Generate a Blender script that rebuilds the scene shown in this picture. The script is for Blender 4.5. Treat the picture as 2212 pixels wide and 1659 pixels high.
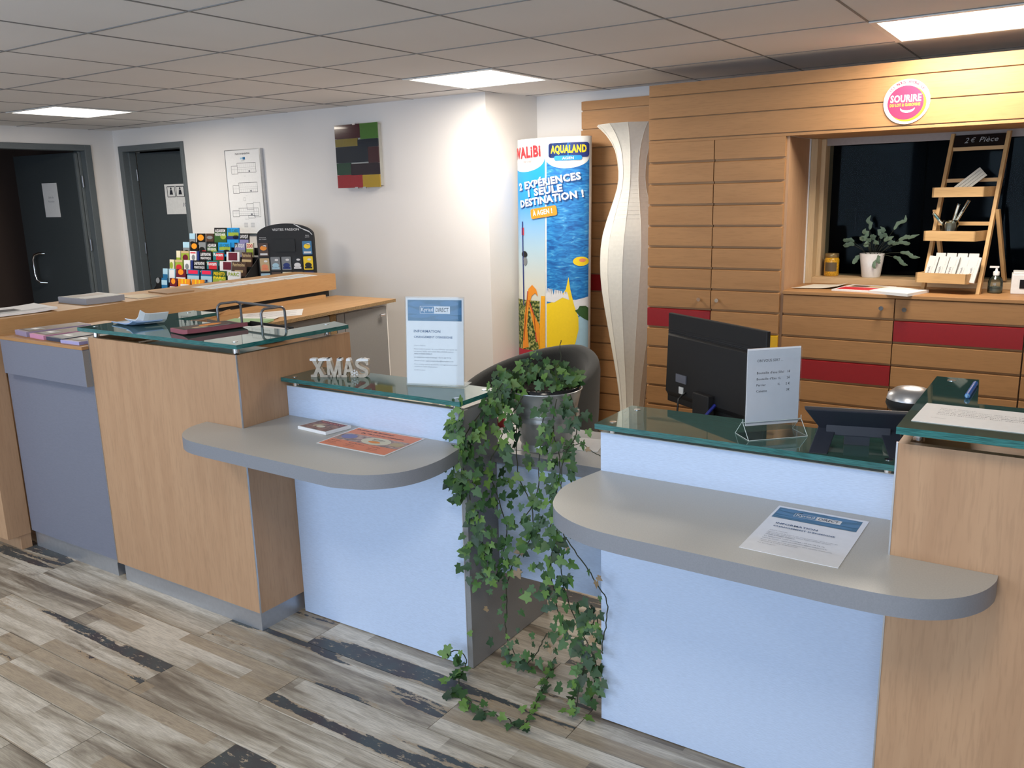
import bpy, bmesh, math, random
from mathutils import Vector, Matrix, Euler
rnd = random.Random(7)
sc = bpy.context.scene
for o in list(bpy.data.objects): bpy.data.objects.remove(o)
C = sc.collection
PI = math.pi
def lin(c):
    c = c/255.0
    return c/12.92 if c <= 0.04045 else ((c+0.055)/1.055)**2.4
def S(r, g, b): return (lin(r), lin(g), lin(b), 1.0)

# ---------------------------------------------------------------- camera
cam = bpy.data.cameras.new('camera'); co = bpy.data.objects.new('camera', cam); C.objects.link(co)
cam.sensor_fit = 'HORIZONTAL'; cam.sensor_width = 36.0; cam.lens = 1852.17/2212*36.0
cam.clip_start = 0.02; cam.clip_end = 60
Rm = [[0.83493, -0.0985725, -0.541457], [0.549789, 0.194049, 0.812451], [-0.0249837, 0.976027, -0.216211]]
co.matrix_world = Matrix(((Rm[0][0], Rm[0][1], -Rm[0][2], 0.0), (Rm[1][0], Rm[1][1], -Rm[1][2], 0.0), (Rm[2][0], Rm[2][1], -Rm[2][2], 1.6), (0, 0, 0, 1)))
sc.camera = co
# ---------------------------------------------------------------- world, daylight, exposure
sc.view_settings.view_transform = 'Standard'; sc.view_settings.look = 'None'
sc.view_settings.gamma = 1.0; sc.view_settings.use_curve_mapping = False
sc.view_settings.exposure = 0.12
w = bpy.data.worlds.new('world'); sc.world = w; w.use_nodes = True
w.node_tree.nodes['Background'].inputs[0].default_value = (0.62, 0.76, 1.0, 1); w.node_tree.nodes['Background'].inputs[1].default_value = 0.5
def area(name, loc, rot, sx, sy, power, col, spread=PI):
    l = bpy.data.lights.new(name, 'AREA'); l.shape = 'RECTANGLE'; l.size = sx; l.size_y = sy; l.energy = power; l.color = col; l.spread = spread
    o = bpy.data.objects.new(name, l); C.objects.link(o); o.location = loc; o.rotation_euler = rot; return o
# daylight through the two shop windows of the entrance wall, behind and beside the photographer
area('daylight_entrance_window', (-3.6, -2.35, 1.35), (PI/2, 0, 0), 3.2, 1.9, 80, (0.63, 0.79, 1.0))
area('daylight_side_window', (0.0, -2.35, 1.35), (PI/2, 0, 0), 2.2, 1.9, 60, (0.63, 0.79, 1.0))
LED_W = 23.0; LED_COL = (1.0, 0.90, 0.77)

# ---------------------------------------------------------------- materials
class NT:
    def __init__(s, name):
        s.m = bpy.data.materials.new(name); s.m.use_nodes = True; s.t = s.m.node_tree
        s.b = s.t.nodes['Principled BSDF']; s.out = s.t.nodes['Material Output']
    def n(s, typ, **kw):
        nd = s.t.nodes.new(typ)
        for k, v in kw.items():
            if k.startswith('i_'): nd.inputs[k[2:].replace('_', ' ')].default_value = v
            elif k.startswith('x'): nd.inputs[int(k[1:])].default_value = v
            else: setattr(nd, k, v)
        return nd
    def l(s, a, b): s.t.links.new(a, b)
    def ramp(s, fac, stops, interp='LINEAR'):
        r = s.n('ShaderNodeValToRGB'); r.color_ramp.interpolation = interp
        e = r.color_ramp.elements
        while len(e) < len(stops): e.new(0.5)
        for el, (p, c) in zip(e, stops): el.position = p; el.color = c
        if fac is not None: s.l(fac, r.inputs[0])
        return r.outputs[0]
    def mixc(s, f, a, b, mode='MIX'):
        m = s.n('ShaderNodeMix', data_type='RGBA', blend_type=mode)
        for sock, v in ((m.inputs[0], f), (m.inputs[6], a), (m.inputs[7], b)):
            if hasattr(v, 'links'): s.l(v, sock)
            else: sock.default_value = v
        return m.outputs[2]
    def math(s, op, a, b=0.0):
        m = s.n('ShaderNodeMath', operation=op)
        for sock, v in ((m.inputs[0], a), (m.inputs[1], b)):
            if hasattr(v, 'links'): s.l(v, sock)
            else: sock.default_value = v
        return m.outputs[0]
    def coords(s, scale=(1, 1, 1), rand=0.0, src='Object'):
        tc = s.n('ShaderNodeTexCoord'); v = tc.outputs[src]
        if src == 'World': pass
        if rand:
            oi = s.n('ShaderNodeObjectInfo'); a = s.n('ShaderNodeVectorMath', operation='ADD')
            mm = s.math('MULTIPLY', oi.outputs['Random'], rand); s.l(v, a.inputs[0]); s.l(mm, a.inputs[1]); v = a.outputs[0]
        mp = s.n('ShaderNodeMapping'); mp.inputs['Scale'].default_value = scale; s.l(v, mp.inputs[0]); return mp.outputs[0]
    def bump(s, h, strength, dist=0.002):
        b = s.n('ShaderNodeBump'); b.inputs['Strength'].default_value = strength; b.inputs['Distance'].default_value = dist
        s.l(h, b.inputs['Height']); s.l(b.outputs[0], s.b.inputs['Normal'])

def plain(name, col, rough=0.5, metal=0.0, noise=0.04, scale=60, bump=0.0, emit=0.0, spec=None, coat=0.0, sheen=0.0):
    k = NT(name); k.b.inputs['Roughness'].default_value = rough; k.b.inputs['Metallic'].default_value = metal
    if spec is not None: k.b.inputs['Specular IOR Level'].default_value = spec
    k.b.inputs['Coat Weight'].default_value = coat
    k.b.inputs['Sheen Weight'].default_value = sheen
    t = k.n('ShaderNodeTexNoise', i_Scale=scale, i_Detail=3.0); k.l(k.coords(), t.inputs['Vector'])
    d = tuple(max(0, c*(1-noise)) for c in col[:3])+(1,); u = tuple(min(1, c*(1+noise)) for c in col[:3])+(1,)
    k.l(k.ramp(t.outputs[0], [(0.3, d), (0.7, u)]), k.b.inputs['Base Color'])
    if bump: k.bump(t.outputs[0], bump)
    if emit: k.b.inputs['Emission Color'].default_value = col; k.b.inputs['Emission Strength'].default_value = emit
    return k.m

def wood(name, ca, cb, axis='x', rough=0.5, contrast=1.0, fleck=1.0):
    k = NT(name); sc_ = {'x': (1.2, 14, 14), 'y': (14, 1.2, 14), 'z': (14, 14, 1.2)}[axis]
    v = k.coords(sc_, rand=13.0)
    n1 = k.n('ShaderNodeTexNoise', i_Scale=1.1, i_Detail=4.0, i_Roughness=0.55, i_Distortion=0.4); k.l(v, n1.inputs['Vector'])
    v2 = k.coords(tuple(c*6 for c in sc_), rand=7.0)
    n2 = k.n('ShaderNodeTexNoise', i_Scale=2.0, i_Detail=2.0); k.l(v2, n2.inputs['Vector'])
    base = k.ramp(n1.outputs[0], [(0.32, ca), (0.68, cb)])
    dark = tuple(c*0.82 for c in ca[:3])+(1,)
    f = k.ramp(n2.outputs[0], [(0.34, (0.35*fleck,)*3+(1,)), (0.5, (0, 0, 0, 1))])
    c = k.mixc(f, base, dark)
    k.l(c, k.b.inputs['Base Color']); k.b.inputs['Roughness'].default_value = rough; k.b.inputs['Specular IOR Level'].default_value = 0.3
    k.bump(n2.outputs[0], 0.06, 0.001)
    return k.m

BE_A, BE_B = (0.47, 0.265, 0.115, 1), (0.54, 0.32, 0.145, 1)
M_beech_x = wood('beech_grain_x', (0.375, 0.195, 0.080, 1), (0.435, 0.230, 0.096, 1), 'x')
M_beech_y = wood('beech_grain_y', BE_A, BE_B, 'y')
M_beech_z = wood('beech_grain_z', (0.42, 0.248, 0.140, 1), (0.485, 0.298, 0.172, 1), 'z')
M_beech_dark = wood('beech_recess', (0.40, 0.23, 0.11, 1), (0.48, 0.29, 0.14, 1), 'x')
M_pine = wood('pine_frame', (0.60, 0.44, 0.25, 1), (0.68, 0.52, 0.32, 1), 'z')
M_pine_x = wood('pine_sill', (0.56, 0.38, 0.20, 1), (0.66, 0.47, 0.27, 1), 'x')
M_ladder = wood('oak_ladder', (0.55, 0.33, 0.14, 1), (0.66, 0.42, 0.19, 1), 'z', 0.5)
M_ladder_x = wood('oak_tray', (0.56, 0.34, 0.14, 1), (0.68, 0.43, 0.20, 1), 'x', 0.5)
M_chip = plain('particle_board', (0.26, 0.17, 0.08, 1), 0.9, noise=0.5, scale=260, bump=0.3)

def laminate(name, col, rough, bstr, sx):
    k = NT(name); v = k.coords(sx); n = k.n('ShaderNodeTexNoise', i_Scale=1.0, i_Detail=2.0); k.l(v, n.inputs['Vector'])
    d = tuple(c*0.96 for c in col[:3])+(1,); u = tuple(min(1, c*1.04) for c in col[:3])+(1,)
    k.l(k.ramp(n.outputs[0], [(0.35, d), (0.65, u)]), k.b.inputs['Base Color'])
    k.b.inputs['Roughness'].default_value = rough; k.bump(n.outputs[0], bstr, 0.0012); return k.m
M_blue = laminate('ribbed_pale_blue_laminate', (0.53, 0.635, 0.82, 1), 0.38, 0.35, (60, 60, 420))
M_grey = laminate('grey_laminate', (0.47, 0.465, 0.44, 1), 0.38, 0.05, (300, 300, 300))
M_greyedge = laminate('grey_laminate_darker', (0.215, 0.225, 0.25, 1), 0.42, 0.05, (300, 300, 300))  # darker, bluer version of the grey laminate, used on slab edges
M_greydk = laminate('slate_laminate', (0.235, 0.235, 0.235, 1), 0.45, 0.05, (300, 300, 300))
M_greyblue = laminate('grey_blue_laminate', (0.175, 0.185, 0.235, 1), 0.45, 0.12, (60, 60, 400))
M_alu = plain('brushed_aluminium', (0.55, 0.56, 0.58, 1), 0.33, 0.9)
M_alu_plinth = plain('aluminium_plinth', (0.50, 0.52, 0.56, 1), 0.36, 0.75)
M_chrome = plain('chrome', (0.75, 0.75, 0.76, 1), 0.12, 1.0)
M_steel = plain('grey_steel_tube', (0.22, 0.23, 0.25, 1), 0.3, 0.7)
def wallmat(name, col, b=0.12):
    k = NT(name); n = k.n('ShaderNodeTexNoise', i_Scale=90.0, i_Detail=4.0); k.l(k.coords(), n.inputs['Vector'])
    n2 = k.n('ShaderNodeTexNoise', i_Scale=1.3, i_Detail=2.0); k.l(k.coords(), n2.inputs['Vector'])
    d = tuple(c*0.95 for c in col[:3])+(1,)
    k.l(k.ramp(n2.outputs[0], [(0.35, d), (0.65, col)]), k.b.inputs['Base Color']); k.b.inputs['Roughness'].default_value = 0.85
    k.bump(n.outputs[0], b, 0.003); return k.m
M_wall = wallmat('white_wall_paint', (0.82, 0.795, 0.775, 1))
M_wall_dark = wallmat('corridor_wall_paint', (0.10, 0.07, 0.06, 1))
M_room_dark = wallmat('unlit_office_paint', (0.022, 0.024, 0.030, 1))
M_ceil = wallmat('ceiling_tile', (0.80, 0.78, 0.77, 1), 0.05)
M_grid = plain('ceiling_grid_steel', (0.22, 0.215, 0.21, 1), 0.6)
M_void = plain('ceiling_void', (0.03, 0.03, 0.03, 1), 0.9)
M_doorgrey = plain('dark_grey_door_paint', (0.052, 0.064, 0.070, 1), 0.45)
M_framegrey = plain('grey_frame_paint', (0.115, 0.135, 0.145, 1), 0.42)
M_white = plain('white_plastic', (0.80, 0.80, 0.78, 1), 0.4)
M_paper = plain('white_paper', (0.82, 0.82, 0.82, 1), 0.6, noise=0.02)
M_paperlam = plain('laminated_paper', (0.78, 0.79, 0.83, 1), 0.22, noise=0.02, coat=0.4)
M_boxcard = plain('white_box_card', (0.60, 0.59, 0.56, 1), 0.7, noise=0.02)
M_papercream = plain('cream_paper', (0.74, 0.71, 0.62, 1), 0.7, noise=0.02)
M_black = plain('black_plastic', (0.011, 0.011, 0.012, 1), 0.6)
M_blackgloss = plain('black_gloss', (0.008, 0.008, 0.009, 1), 0.15)
M_char = plain('charcoal_fabric', (0.030, 0.032, 0.032, 1), 0.95, noise=0.25, scale=400, bump=0.2, sheen=0.15)
M_navy = plain('navy_black_plastic', (0.018, 0.022, 0.034, 1), 0.45)
M_soil = plain('dark_soil', (0.02, 0.015, 0.01, 1), 1.0, noise=0.6, bump=0.8)
M_ceramic = plain('white_ceramic', (0.74, 0.73, 0.71, 1), 0.3, coat=0.3)
M_lamp = plain('rice_paper', (0.78, 0.76, 0.69, 1), 0.8, noise=0.03, bump=0.1)
M_red = plain('red_laminate', (0.30, 0.012, 0.016, 1), 0.4)
M_yellow = plain('yellow_laminate', (0.72, 0.42, 0.015, 1), 0.4)
M_xmas = plain('washed_wood', (0.50, 0.43, 0.35, 1), 0.8, noise=0.15, scale=90, bump=0.2)
M_snow = plain('glitter_white', (0.80, 0.80, 0.80, 1), 0.6, noise=0.1, scale=300)
def flat(name, r, g, b, rough=0.5): return plain(name, S(r, g, b), rough, noise=0.02)
INK = flat('ink_black', 35, 38, 48); INKG = flat('ink_grey', 110, 112, 122); INKL = flat('ink_pale_grey', 150, 152, 160)
KB = flat('print_teal_blue', 14, 92, 130, 0.35); KB2 = flat('print_light_blue', 44, 110, 156, 0.35); KTXT = flat('print_slate_blue', 52, 80, 122)
PW = flat('print_white', 228, 228, 230); PRED = flat('print_red', 206, 44, 54); PYEL = flat('print_yellow', 250, 214, 30); PORG = flat('print_orange', 244, 150, 38)
PBLU = flat('print_sky_blue', 30, 150, 222); PNAV = flat('print_navy', 28, 48, 120); PGRN = flat('print_green', 52, 92, 42); PBLK = flat('print_black', 14, 15, 17)
PPINK = flat('print_raspberry', 232, 40, 84); PPALE = flat('print_pale_blue', 168, 206, 226); PORD = flat('print_dark_orange', 236, 142, 100)
PBRN = flat('print_brown', 78, 56, 44); PMAR = flat('print_maroon', 104, 26, 46); PTAN = flat('print_tan', 196, 172, 130); PGRY = flat('print_grey', 128, 132, 136)
PLIL = flat('print_lilac', 134, 132, 178); PLIM = flat('print_lime', 150, 170, 60); PCRM = flat('print_cream', 226, 218, 190); PTEA = flat('print_teal', 40, 120, 130)
PCHK = flat('chalk', 170, 172, 170); PSHADOW = flat('print_dark_blue', 20, 70, 140)

def water():
    k = NT('print_pool_water'); n = k.n('ShaderNodeTexNoise', i_Scale=1.0, i_Detail=5.0, i_Distortion=1.2); k.l(k.coords((14, 14, 48)), n.inputs['Vector'])
    k.l(k.ramp(n.outputs[0], [(0.3, S(14, 84, 158)), (0.5, S(30, 122, 196)), (0.64, S(60, 152, 212)), (0.78, S(150, 200, 230))]), k.b.inputs['Base Color']); k.b.inputs['Roughness'].default_value = 0.4; return k.m
M_water = water()
def skyprint():
    k = NT('print_sky_fade'); tc = k.n('ShaderNodeTexCoord'); sp = k.n('ShaderNodeSeparateXYZ'); k.l(tc.outputs['Object'], sp.inputs[0])
    k.l(k.ramp(k.math('DIVIDE', sp.outputs[2], 2.0), [(0.50, S(222, 222, 208)), (0.62, S(176, 206, 222)), (0.78, S(34, 152, 230))]), k.b.inputs['Base Color']); k.b.inputs['Roughness'].default_value = 0.4; return k.m
M_skyprint = skyprint()
def foliageprint():
    k = NT('print_foliage'); n = k.n('ShaderNodeTexNoise', i_Scale=60.0, i_Detail=3.0); k.l(k.coords(), n.inputs['Vector'])
    k.l(k.ramp(n.outputs[0], [(0.4, S(34, 56, 20)), (0.5, S(90, 112, 40)), (0.62, S(190, 180, 110))]), k.b.inputs['Base Color']); return k.m
M_folprint = foliageprint()

def glass_slab(name, tint, gloss, haze=None):
    k = NT(name); t = k.t; t.nodes.remove(k.b)
    tr = k.n('ShaderNodeBsdfTransparent'); tr.inputs[0].default_value = tint
    gl = k.n('ShaderNodeBsdfGlossy'); gl.inputs['Roughness'].default_value = 0.03; gl.inputs[0].default_value = (0.9, 0.95, 0.93, 1)
    fr = k.n('ShaderNodeFresnel'); fr.inputs[0].default_value = 1.5
    m = k.n('ShaderNodeMixShader'); k.l(k.math('ADD', k.math('MULTIPLY', fr.outputs[0], gloss), 0.0), m.inputs[0]); k.l(gl.outputs[0], m.inputs[2])
    if haze:
        df = k.n('ShaderNodeBsdfDiffuse'); df.inputs[0].default_value = haze; m2 = k.n('ShaderNodeMixShader'); m2.inputs[0].default_value = 0.30
        k.l(tr.outputs[0], m2.inputs[1]); k.l(df.outputs[0], m2.inputs[2]); k.l(m2.outputs[0], m.inputs[1])
    else: k.l(tr.outputs[0], m.inputs[1])
    k.l(m.outputs[0], k.out.inputs[0]); return k.m
M_glass = glass_slab('green_glass_face', (0.56, 0.72, 0.66, 1), 1.25, (0.17, 0.38, 0.34, 1))
M_acryl = glass_slab('clear_acrylic', (0.95, 0.96, 0.97, 1), 0.45)
M_pane = glass_slab('window_pane', (0.70, 0.75, 0.78, 1), 0.05)
M_bottle = glass_slab('clear_bottle', (0.80, 0.84, 0.82, 1), 1.2)
def glass_edge():
    k = NT('green_glass_edge'); n = k.n('ShaderNodeTexNoise', i_Scale=30.0); k.l(k.coords((1, 1, 30)), n.inputs['Vector'])
    k.l(k.ramp(n.outputs[0], [(0.35, (0.012, 0.085, 0.085, 1)), (0.65, (0.035, 0.19, 0.185, 1))]), k.b.inputs['Base Color'])
    k.b.inputs['Roughness'].default_value = 0.12; k.b.inputs['Coat Weight'].default_value = 0.5; return k.m
M_edge = glass_edge()
def zinc():
    k = NT('galvanised_zinc'); v = k.n('ShaderNodeTexVoronoi', i_Scale=40.0); k.l(k.coords((1, 1, 0.6)), v.inputs['Vector'])
    k.l(k.ramp(v.outputs['Distance'], [(0.1, (0.40, 0.42, 0.43, 1)), (0.6, (0.58, 0.60, 0.61, 1))]), k.b.inputs['Base Color'])
    k.b.inputs['Metallic'].default_value = 0.85; k.b.inputs['Roughness'].default_value = 0.38; return k.m
M_zinc = zinc()
def leafmat(name, a, b):
    k = NT(name); n = k.n('ShaderNodeTexNoise', i_Scale=25.0, i_Detail=2.0); k.l(k.coords((1, 1, 1), rand=9.0), n.inputs['Vector'])
    oi = k.n('ShaderNodeObjectInfo'); c = k.ramp(k.math('ADD', k.math('MULTIPLY', n.outputs[0], 0.5), k.math('MULTIPLY', oi.outputs['Random'], 0.5)), [(0.25, a), (0.75, b)])
    k.l(c, k.b.inputs['Base Color']); k.b.inputs['Roughness'].default_value = 0.5; return k.m
M_leafA = leafmat('ivy_leaf_green', (0.018, 0.056, 0.014, 1), (0.050, 0.125, 0.028, 1))
M_leafB = leafmat('ivy_leaf_young', (0.06, 0.15, 0.025, 1), (0.12, 0.22, 0.04, 1))
M_leafC = leafmat('ivy_leaf_dark', (0.012, 0.036, 0.016, 1), (0.030, 0.075, 0.024, 1))
M_leafD = leafmat('ivy_leaf_dry', (0.12, 0.08, 0.04, 1), (0.30, 0.20, 0.10, 1))
M_stem = plain('ivy_stem', (0.035, 0.04, 0.02, 1), 0.8)
M_fern = leafmat('fern_leaf', (0.075, 0.13, 0.085, 1), (0.15, 0.23, 0.15, 1))
M_honey = plain('honey_comb_sweets', (0.62, 0.33, 0.02, 1), 0.25, noise=0.35, scale=160, coat=0.6)

def planks_mat():
    k = NT('weathered_plank_tile')
    g = k.n('ShaderNodeNewGeometry'); oi = k.n('ShaderNodeObjectInfo')
    off = k.n('ShaderNodeVectorMath', operation='ADD'); r50 = k.math('MULTIPLY', oi.outputs['Random'], 57.0); k.l(g.outputs['Position'], off.inputs[0]); k.l(r50, off.inputs[1])
    P = off.outputs[0]
    def mp(scale, src=P):
        m = k.n('ShaderNodeMapping'); m.inputs['Scale'].default_value = scale; k.l(src, m.inputs[0]); return m.outputs[0]
    # printed strips: two or three narrower boards inside one plank, with wandering joints
    sp = k.n('ShaderNodeSeparateXYZ'); k.l(g.outputs['Position'], sp.inputs[0])
    strip = k.math('FLOOR', k.math('MULTIPLY', sp.outputs[1], 1/0.06))
    seg = k.math('FLOOR', k.math('ADD', k.math('MULTIPLY', sp.outputs[0], 1/0.62), k.math('MULTIPLY', k.math('FRACT', k.math('MULTIPLY', strip, 0.381)), 7.0)))
    cv = k.n('ShaderNodeCombineXYZ'); k.l(strip, cv.inputs[0]); k.l(seg, cv.inputs[1]); k.l(oi.outputs['Random'], cv.inputs[2])
    wn = k.n('ShaderNodeTexWhiteNoise', noise_dimensions='3D'); k.l(cv.outputs[0], wn.inputs['Vector'])
    n1 = k.n('ShaderNodeTexNoise', i_Scale=1.0, i_Detail=6.0, i_Roughness=0.62, i_Distortion=0.5); k.l(mp((1.8, 20, 1)), n1.inputs['Vector'])
    n0 = k.n('ShaderNodeTexNoise', i_Scale=1.0, i_Detail=5.0, i_Roughness=0.6, i_Distortion=0.8); k.l(mp((1.1, 7.5, 1)), n0.inputs['Vector'])
    tone = k.math('ADD', k.math('ADD', 0.045, k.math('MULTIPLY', wn.outputs[0], 0.12)), k.math('ADD', k.math('MULTIPLY', n1.outputs[0], 0.50), k.math('MULTIPLY', n0.outputs[0], 0.50)))
    base = k.ramp(tone, [(0.42, (0.105, 0.082, 0.060, 1)), (0.51, (0.245, 0.205, 0.155, 1)), (0.58, (0.42, 0.37, 0.29, 1)), (0.68, (0.66, 0.605, 0.51, 1))])
    tanm = k.math('GREATER_THAN', wn.outputs[0], 0.88)
    n3 = k.n('ShaderNodeTexNoise', i_Scale=1.0, i_Detail=4.0); k.l(mp((4, 60, 1)), n3.inputs['Vector'])
    tan = k.ramp(n3.outputs[0], [(0.3, (0.27, 0.20, 0.125, 1)), (0.7, (0.40, 0.31, 0.20, 1))])
    c = k.mixc(k.math('MULTIPLY', tanm, 0.75), base, tan)
    # fine saw grain
    n4 = k.n('ShaderNodeTexNoise', i_Scale=1.0, i_Detail=4.0); k.l(mp((22, 420, 1)), n4.inputs['Vector'])
    c = k.mixc(k.ramp(n4.outputs[0], [(0.40, (0.30, 0.30, 0.30, 1)), (0.55, (0, 0, 0, 1))]), c, (0.12, 0.10, 0.085, 1))
    # brown stains
    n5 = k.n('ShaderNodeTexNoise', i_Scale=1.0, i_Detail=7.0, i_Roughness=0.68); k.l(mp((2.6, 12, 1)), n5.inputs['Vector'])
    c = k.mixc(k.ramp(n5.outputs[0], [(0.615, (0, 0, 0, 1)), (0.70, (0.65, 0.65, 0.65, 1))]), c, (0.10, 0.075, 0.055, 1))
    # flaking slate-blue paint with ragged edges, tan wood exposed around it
    n6 = k.n('ShaderNodeTexNoise', i_Scale=1.0, i_Detail=3.0, i_Roughness=0.50, i_Distortion=0.3); k.l(mp((0.8, 9.5, 1)), n6.inputs['Vector'])
    n8 = k.n('ShaderNodeTexNoise', i_Scale=1.0, i_Detail=6.0, i_Roughness=0.75); k.l(mp((22, 70, 1)), n8.inputs['Vector'])
    rag = k.math('ADD', n6.outputs[0], k.math('MULTIPLY', k.math('SUBTRACT', n8.outputs[0], 0.5), 0.19))
    on = k.math('GREATER_THAN', oi.outputs['Random'], 0.38)
    halo = k.math('MULTIPLY', on, k.ramp(rag, [(0.540, (0, 0, 0, 1)), (0.56, (1, 1, 1, 1))]))
    c = k.mixc(k.math('MULTIPLY', halo, 0.55), c, (0.40, 0.29, 0.17, 1))
    pm = k.math('MULTIPLY', on, k.ramp(rag, [(0.572, (0, 0, 0, 1)), (0.578, (1, 1, 1, 1))]))
    pm = k.math('MULTIPLY', pm, k.ramp(n8.outputs[0], [(0.37, (0.15, 0.15, 0.15, 1)), (0.42, (1, 1, 1, 1))]))
    n7 = k.n('ShaderNodeTexNoise', i_Scale=9.0, i_Detail=2.0); k.l(P, n7.inputs['Vector'])
    c = k.mixc(pm, c, k.ramp(n7.outputs[0], [(0.35, (0.060, 0.050, 0.053, 1)), (0.6, (0.062, 0.074, 0.078, 1))]))
    k.l(c, k.b.inputs['Base Color']); k.b.inputs['Roughness'].default_value = 0.42
    k.bump(n4.outputs[0], 0.12, 0.001); return k.m
M_plank = planks_mat()
M_grout = plain('dark_joint', (0.06, 0.055, 0.05, 1), 0.8)

# ---------------------------------------------------------------- mesh building
class MB:
    def __init__(s): s.v = []; s.f = []; s.mi = []; s.mats = []; s.cur = 0; s.sm = []; s.smooth = False
    def mat(s, m):
        if m not in s.mats: s.mats.append(m)
        s.cur = s.mats.index(m); return s
    def add(s, vs, fs, smooth=None):
        b = len(s.v); s.v += [tuple(p) for p in vs]
        for f in fs: s.f.append(tuple(b+i for i in f)); s.mi.append(s.cur); s.sm.append(s.smooth if smooth is None else smooth)
        return s
    def box(s, x0, x1, y0, y1, z0, z1):
        return s.add([(x0, y0, z0), (x1, y0, z0), (x1, y1, z0), (x0, y1, z0), (x0, y0, z1), (x1, y0, z1), (x1, y1, z1), (x0, y1, z1)],
                     [(0, 3, 2, 1), (4, 5, 6, 7), (0, 1, 5, 4), (1, 2, 6, 5), (2, 3, 7, 6), (3, 0, 4, 7)])
    def hexa(s, p): return s.add(p, [(0, 3, 2, 1), (4, 5, 6, 7), (0, 1, 5, 4), (1, 2, 6, 5), (2, 3, 7, 6), (3, 0, 4, 7)])
    def prism(s, pts, z0, z1, side=None, smooth=False):
        n = len(pts); a = sum(pts[i][0]*pts[(i+1) % n][1]-pts[(i+1) % n][0]*pts[i][1] for i in range(n))
        if a < 0: pts = pts[::-1]
        cur = s.cur
        s.add([(x, y, z1) for x, y in pts], [tuple(range(n))]); s.add([(x, y, z0) for x, y in pts], [tuple(range(n-1, -1, -1))])
        if side is not None: s.mat(side)
        vs = [(x, y, z0) for x, y in pts]+[(x, y, z1) for x, y in pts]
        s.add(vs, [(i, (i+1) % n, n+(i+1) % n, n+i) for i in range(n)], smooth); s.cur = cur; return s
    def lathe(s, prof, n=32, c=(0, 0, 0), smooth=True):
        vs = []; fs = []; m = len(prof)
        for r, z in prof:
            for i in range(n): a = 2*PI*i/n; vs.append((c[0]+r*math.cos(a), c[1]+r*math.sin(a), c[2]+z))
        for j in range(m-1):
            for i in range(n): k = (i+1) % n; fs.append((j*n+i, j*n+k, (j+1)*n+k, (j+1)*n+i))
        return s.add(vs, fs, smooth)
    def disc(s, c, r, n=24): return s.add([(c[0]+r*math.cos(2*PI*i/n), c[1]+r*math.sin(2*PI*i/n), c[2]) for i in range(n)], [tuple(range(n))])
    def tube(s, pts, r, n=8, closed=False, caps=True, taper=None):
        pts = [Vector(p) for p in pts]; m = len(pts); vs = []; fs = []; up = None
        for i, p in enumerate(pts):
            if closed: t = pts[(i+1) % m]-pts[i-1]
            else: t = pts[min(i+1, m-1)]-pts[max(i-1, 0)]
            t = t.normalized() if t.length > 1e-9 else Vector((0, 0, 1))
            if up is None: up = Vector((0, 0, 1)) if abs(t.z) < 0.9 else Vector((1, 0, 0))
            a = t.cross(up); a = a.normalized() if a.length > 1e-6 else t.orthogonal().normalized(); b = a.cross(t).normalized(); up = b
            rr = r if taper is None else r*(1+(taper-1)*i/(m-1))
            for k in range(n): an = 2*PI*k/n; vs.append(p+a*rr*math.cos(an)+b*rr*math.sin(an))
        for i in range(m if closed else m-1):
            j = (i+1) % m
            for k in range(n): l = (k+1) % n; fs.append((i*n+k, i*n+l, j*n+l, j*n+k))
        s.add(vs, fs, True)
        if caps and not closed: s.add(vs[:n], [tuple(range(n-1, -1, -1))], False); s.add(vs[-n:], [tuple(range(n))], False)
        return s
    def cyl(s, p0, p1, r, n=16): return s.tube([p0, p1], r, n)
    def ball(s, c, rx, ry, rz, n=16, m=10):
        vs = []; fs = []
        for j in range(m+1):
            t = PI*j/m
            for i in range(n): a = 2*PI*i/n; vs.append((c[0]+rx*math.sin(t)*math.cos(a), c[1]+ry*math.sin(t)*math.sin(a), c[2]+rz*math.cos(t)))
        for j in range(m):
            for i in range(n): k = (i+1) % n; fs.append((j*n+i, (j+1)*n+i, (j+1)*n+k, j*n+k))
        return s.add(vs, fs, True)
    def xf(s, M, start=0):
        for i in range(start, len(s.v)): s.v[i] = tuple(M @ Vector(s.v[i]))
        return s
    def mesh(s, name):
        me = bpy.data.meshes.new(name); me.from_pydata([tuple(v) for v in s.v], [], s.f)
        for m in s.mats: me.materials.append(m)
        me.polygons.foreach_set('material_index', s.mi); me.polygons.foreach_set('use_smooth', s.sm)
        me.update(); return me

def bevel(o, wd=0.002, seg=2):
    m = o.modifiers.new('soft_edge', 'BEVEL'); m.width = wd; m.segments = seg; m.limit_method = 'ANGLE'; m.angle_limit = 0.7; return o
def part(name, mb, mat, parent, label=None, loc=None, rot=None, kind=None, bv=None):
    if isinstance(mb, bpy.types.Mesh): me = mb
    else:
        if not mb.mats: mb.mat(mat)
        me = mb.mesh(name)
    o = bpy.data.objects.new(name, me); C.objects.link(o); o.parent = parent
    if loc is not None: o.location = loc
    if rot is not None: o.rotation_euler = rot
    if label: o['label'] = label
    if kind: o['kind'] = kind
    if bv: bevel(o, bv)
    return o
def thing(name, label, cat, loc=(0, 0, 0), rz=0.0, group=None):
    o = bpy.data.objects.new(name, None); C.objects.link(o); o.location = loc; o.rotation_euler = (0, 0, rz); o.empty_display_size = 0.1
    o['label'] = label; o['category'] = cat
    if group: o['group'] = group
    return o
def single(name, mb, mat, label, cat, loc=None, rz=0.0, group=None, bv=None):
    o = part(name, mb, mat, None, label, loc, (0, 0, rz), bv=bv); o['category'] = cat
    if group: o['group'] = group
    return o
def struct(name, mb, mat, bv=None):
    o = part(name, mb, mat, None, bv=bv); o['kind'] = 'structure'; return o
def B(*a): return MB().box(*a)

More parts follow.
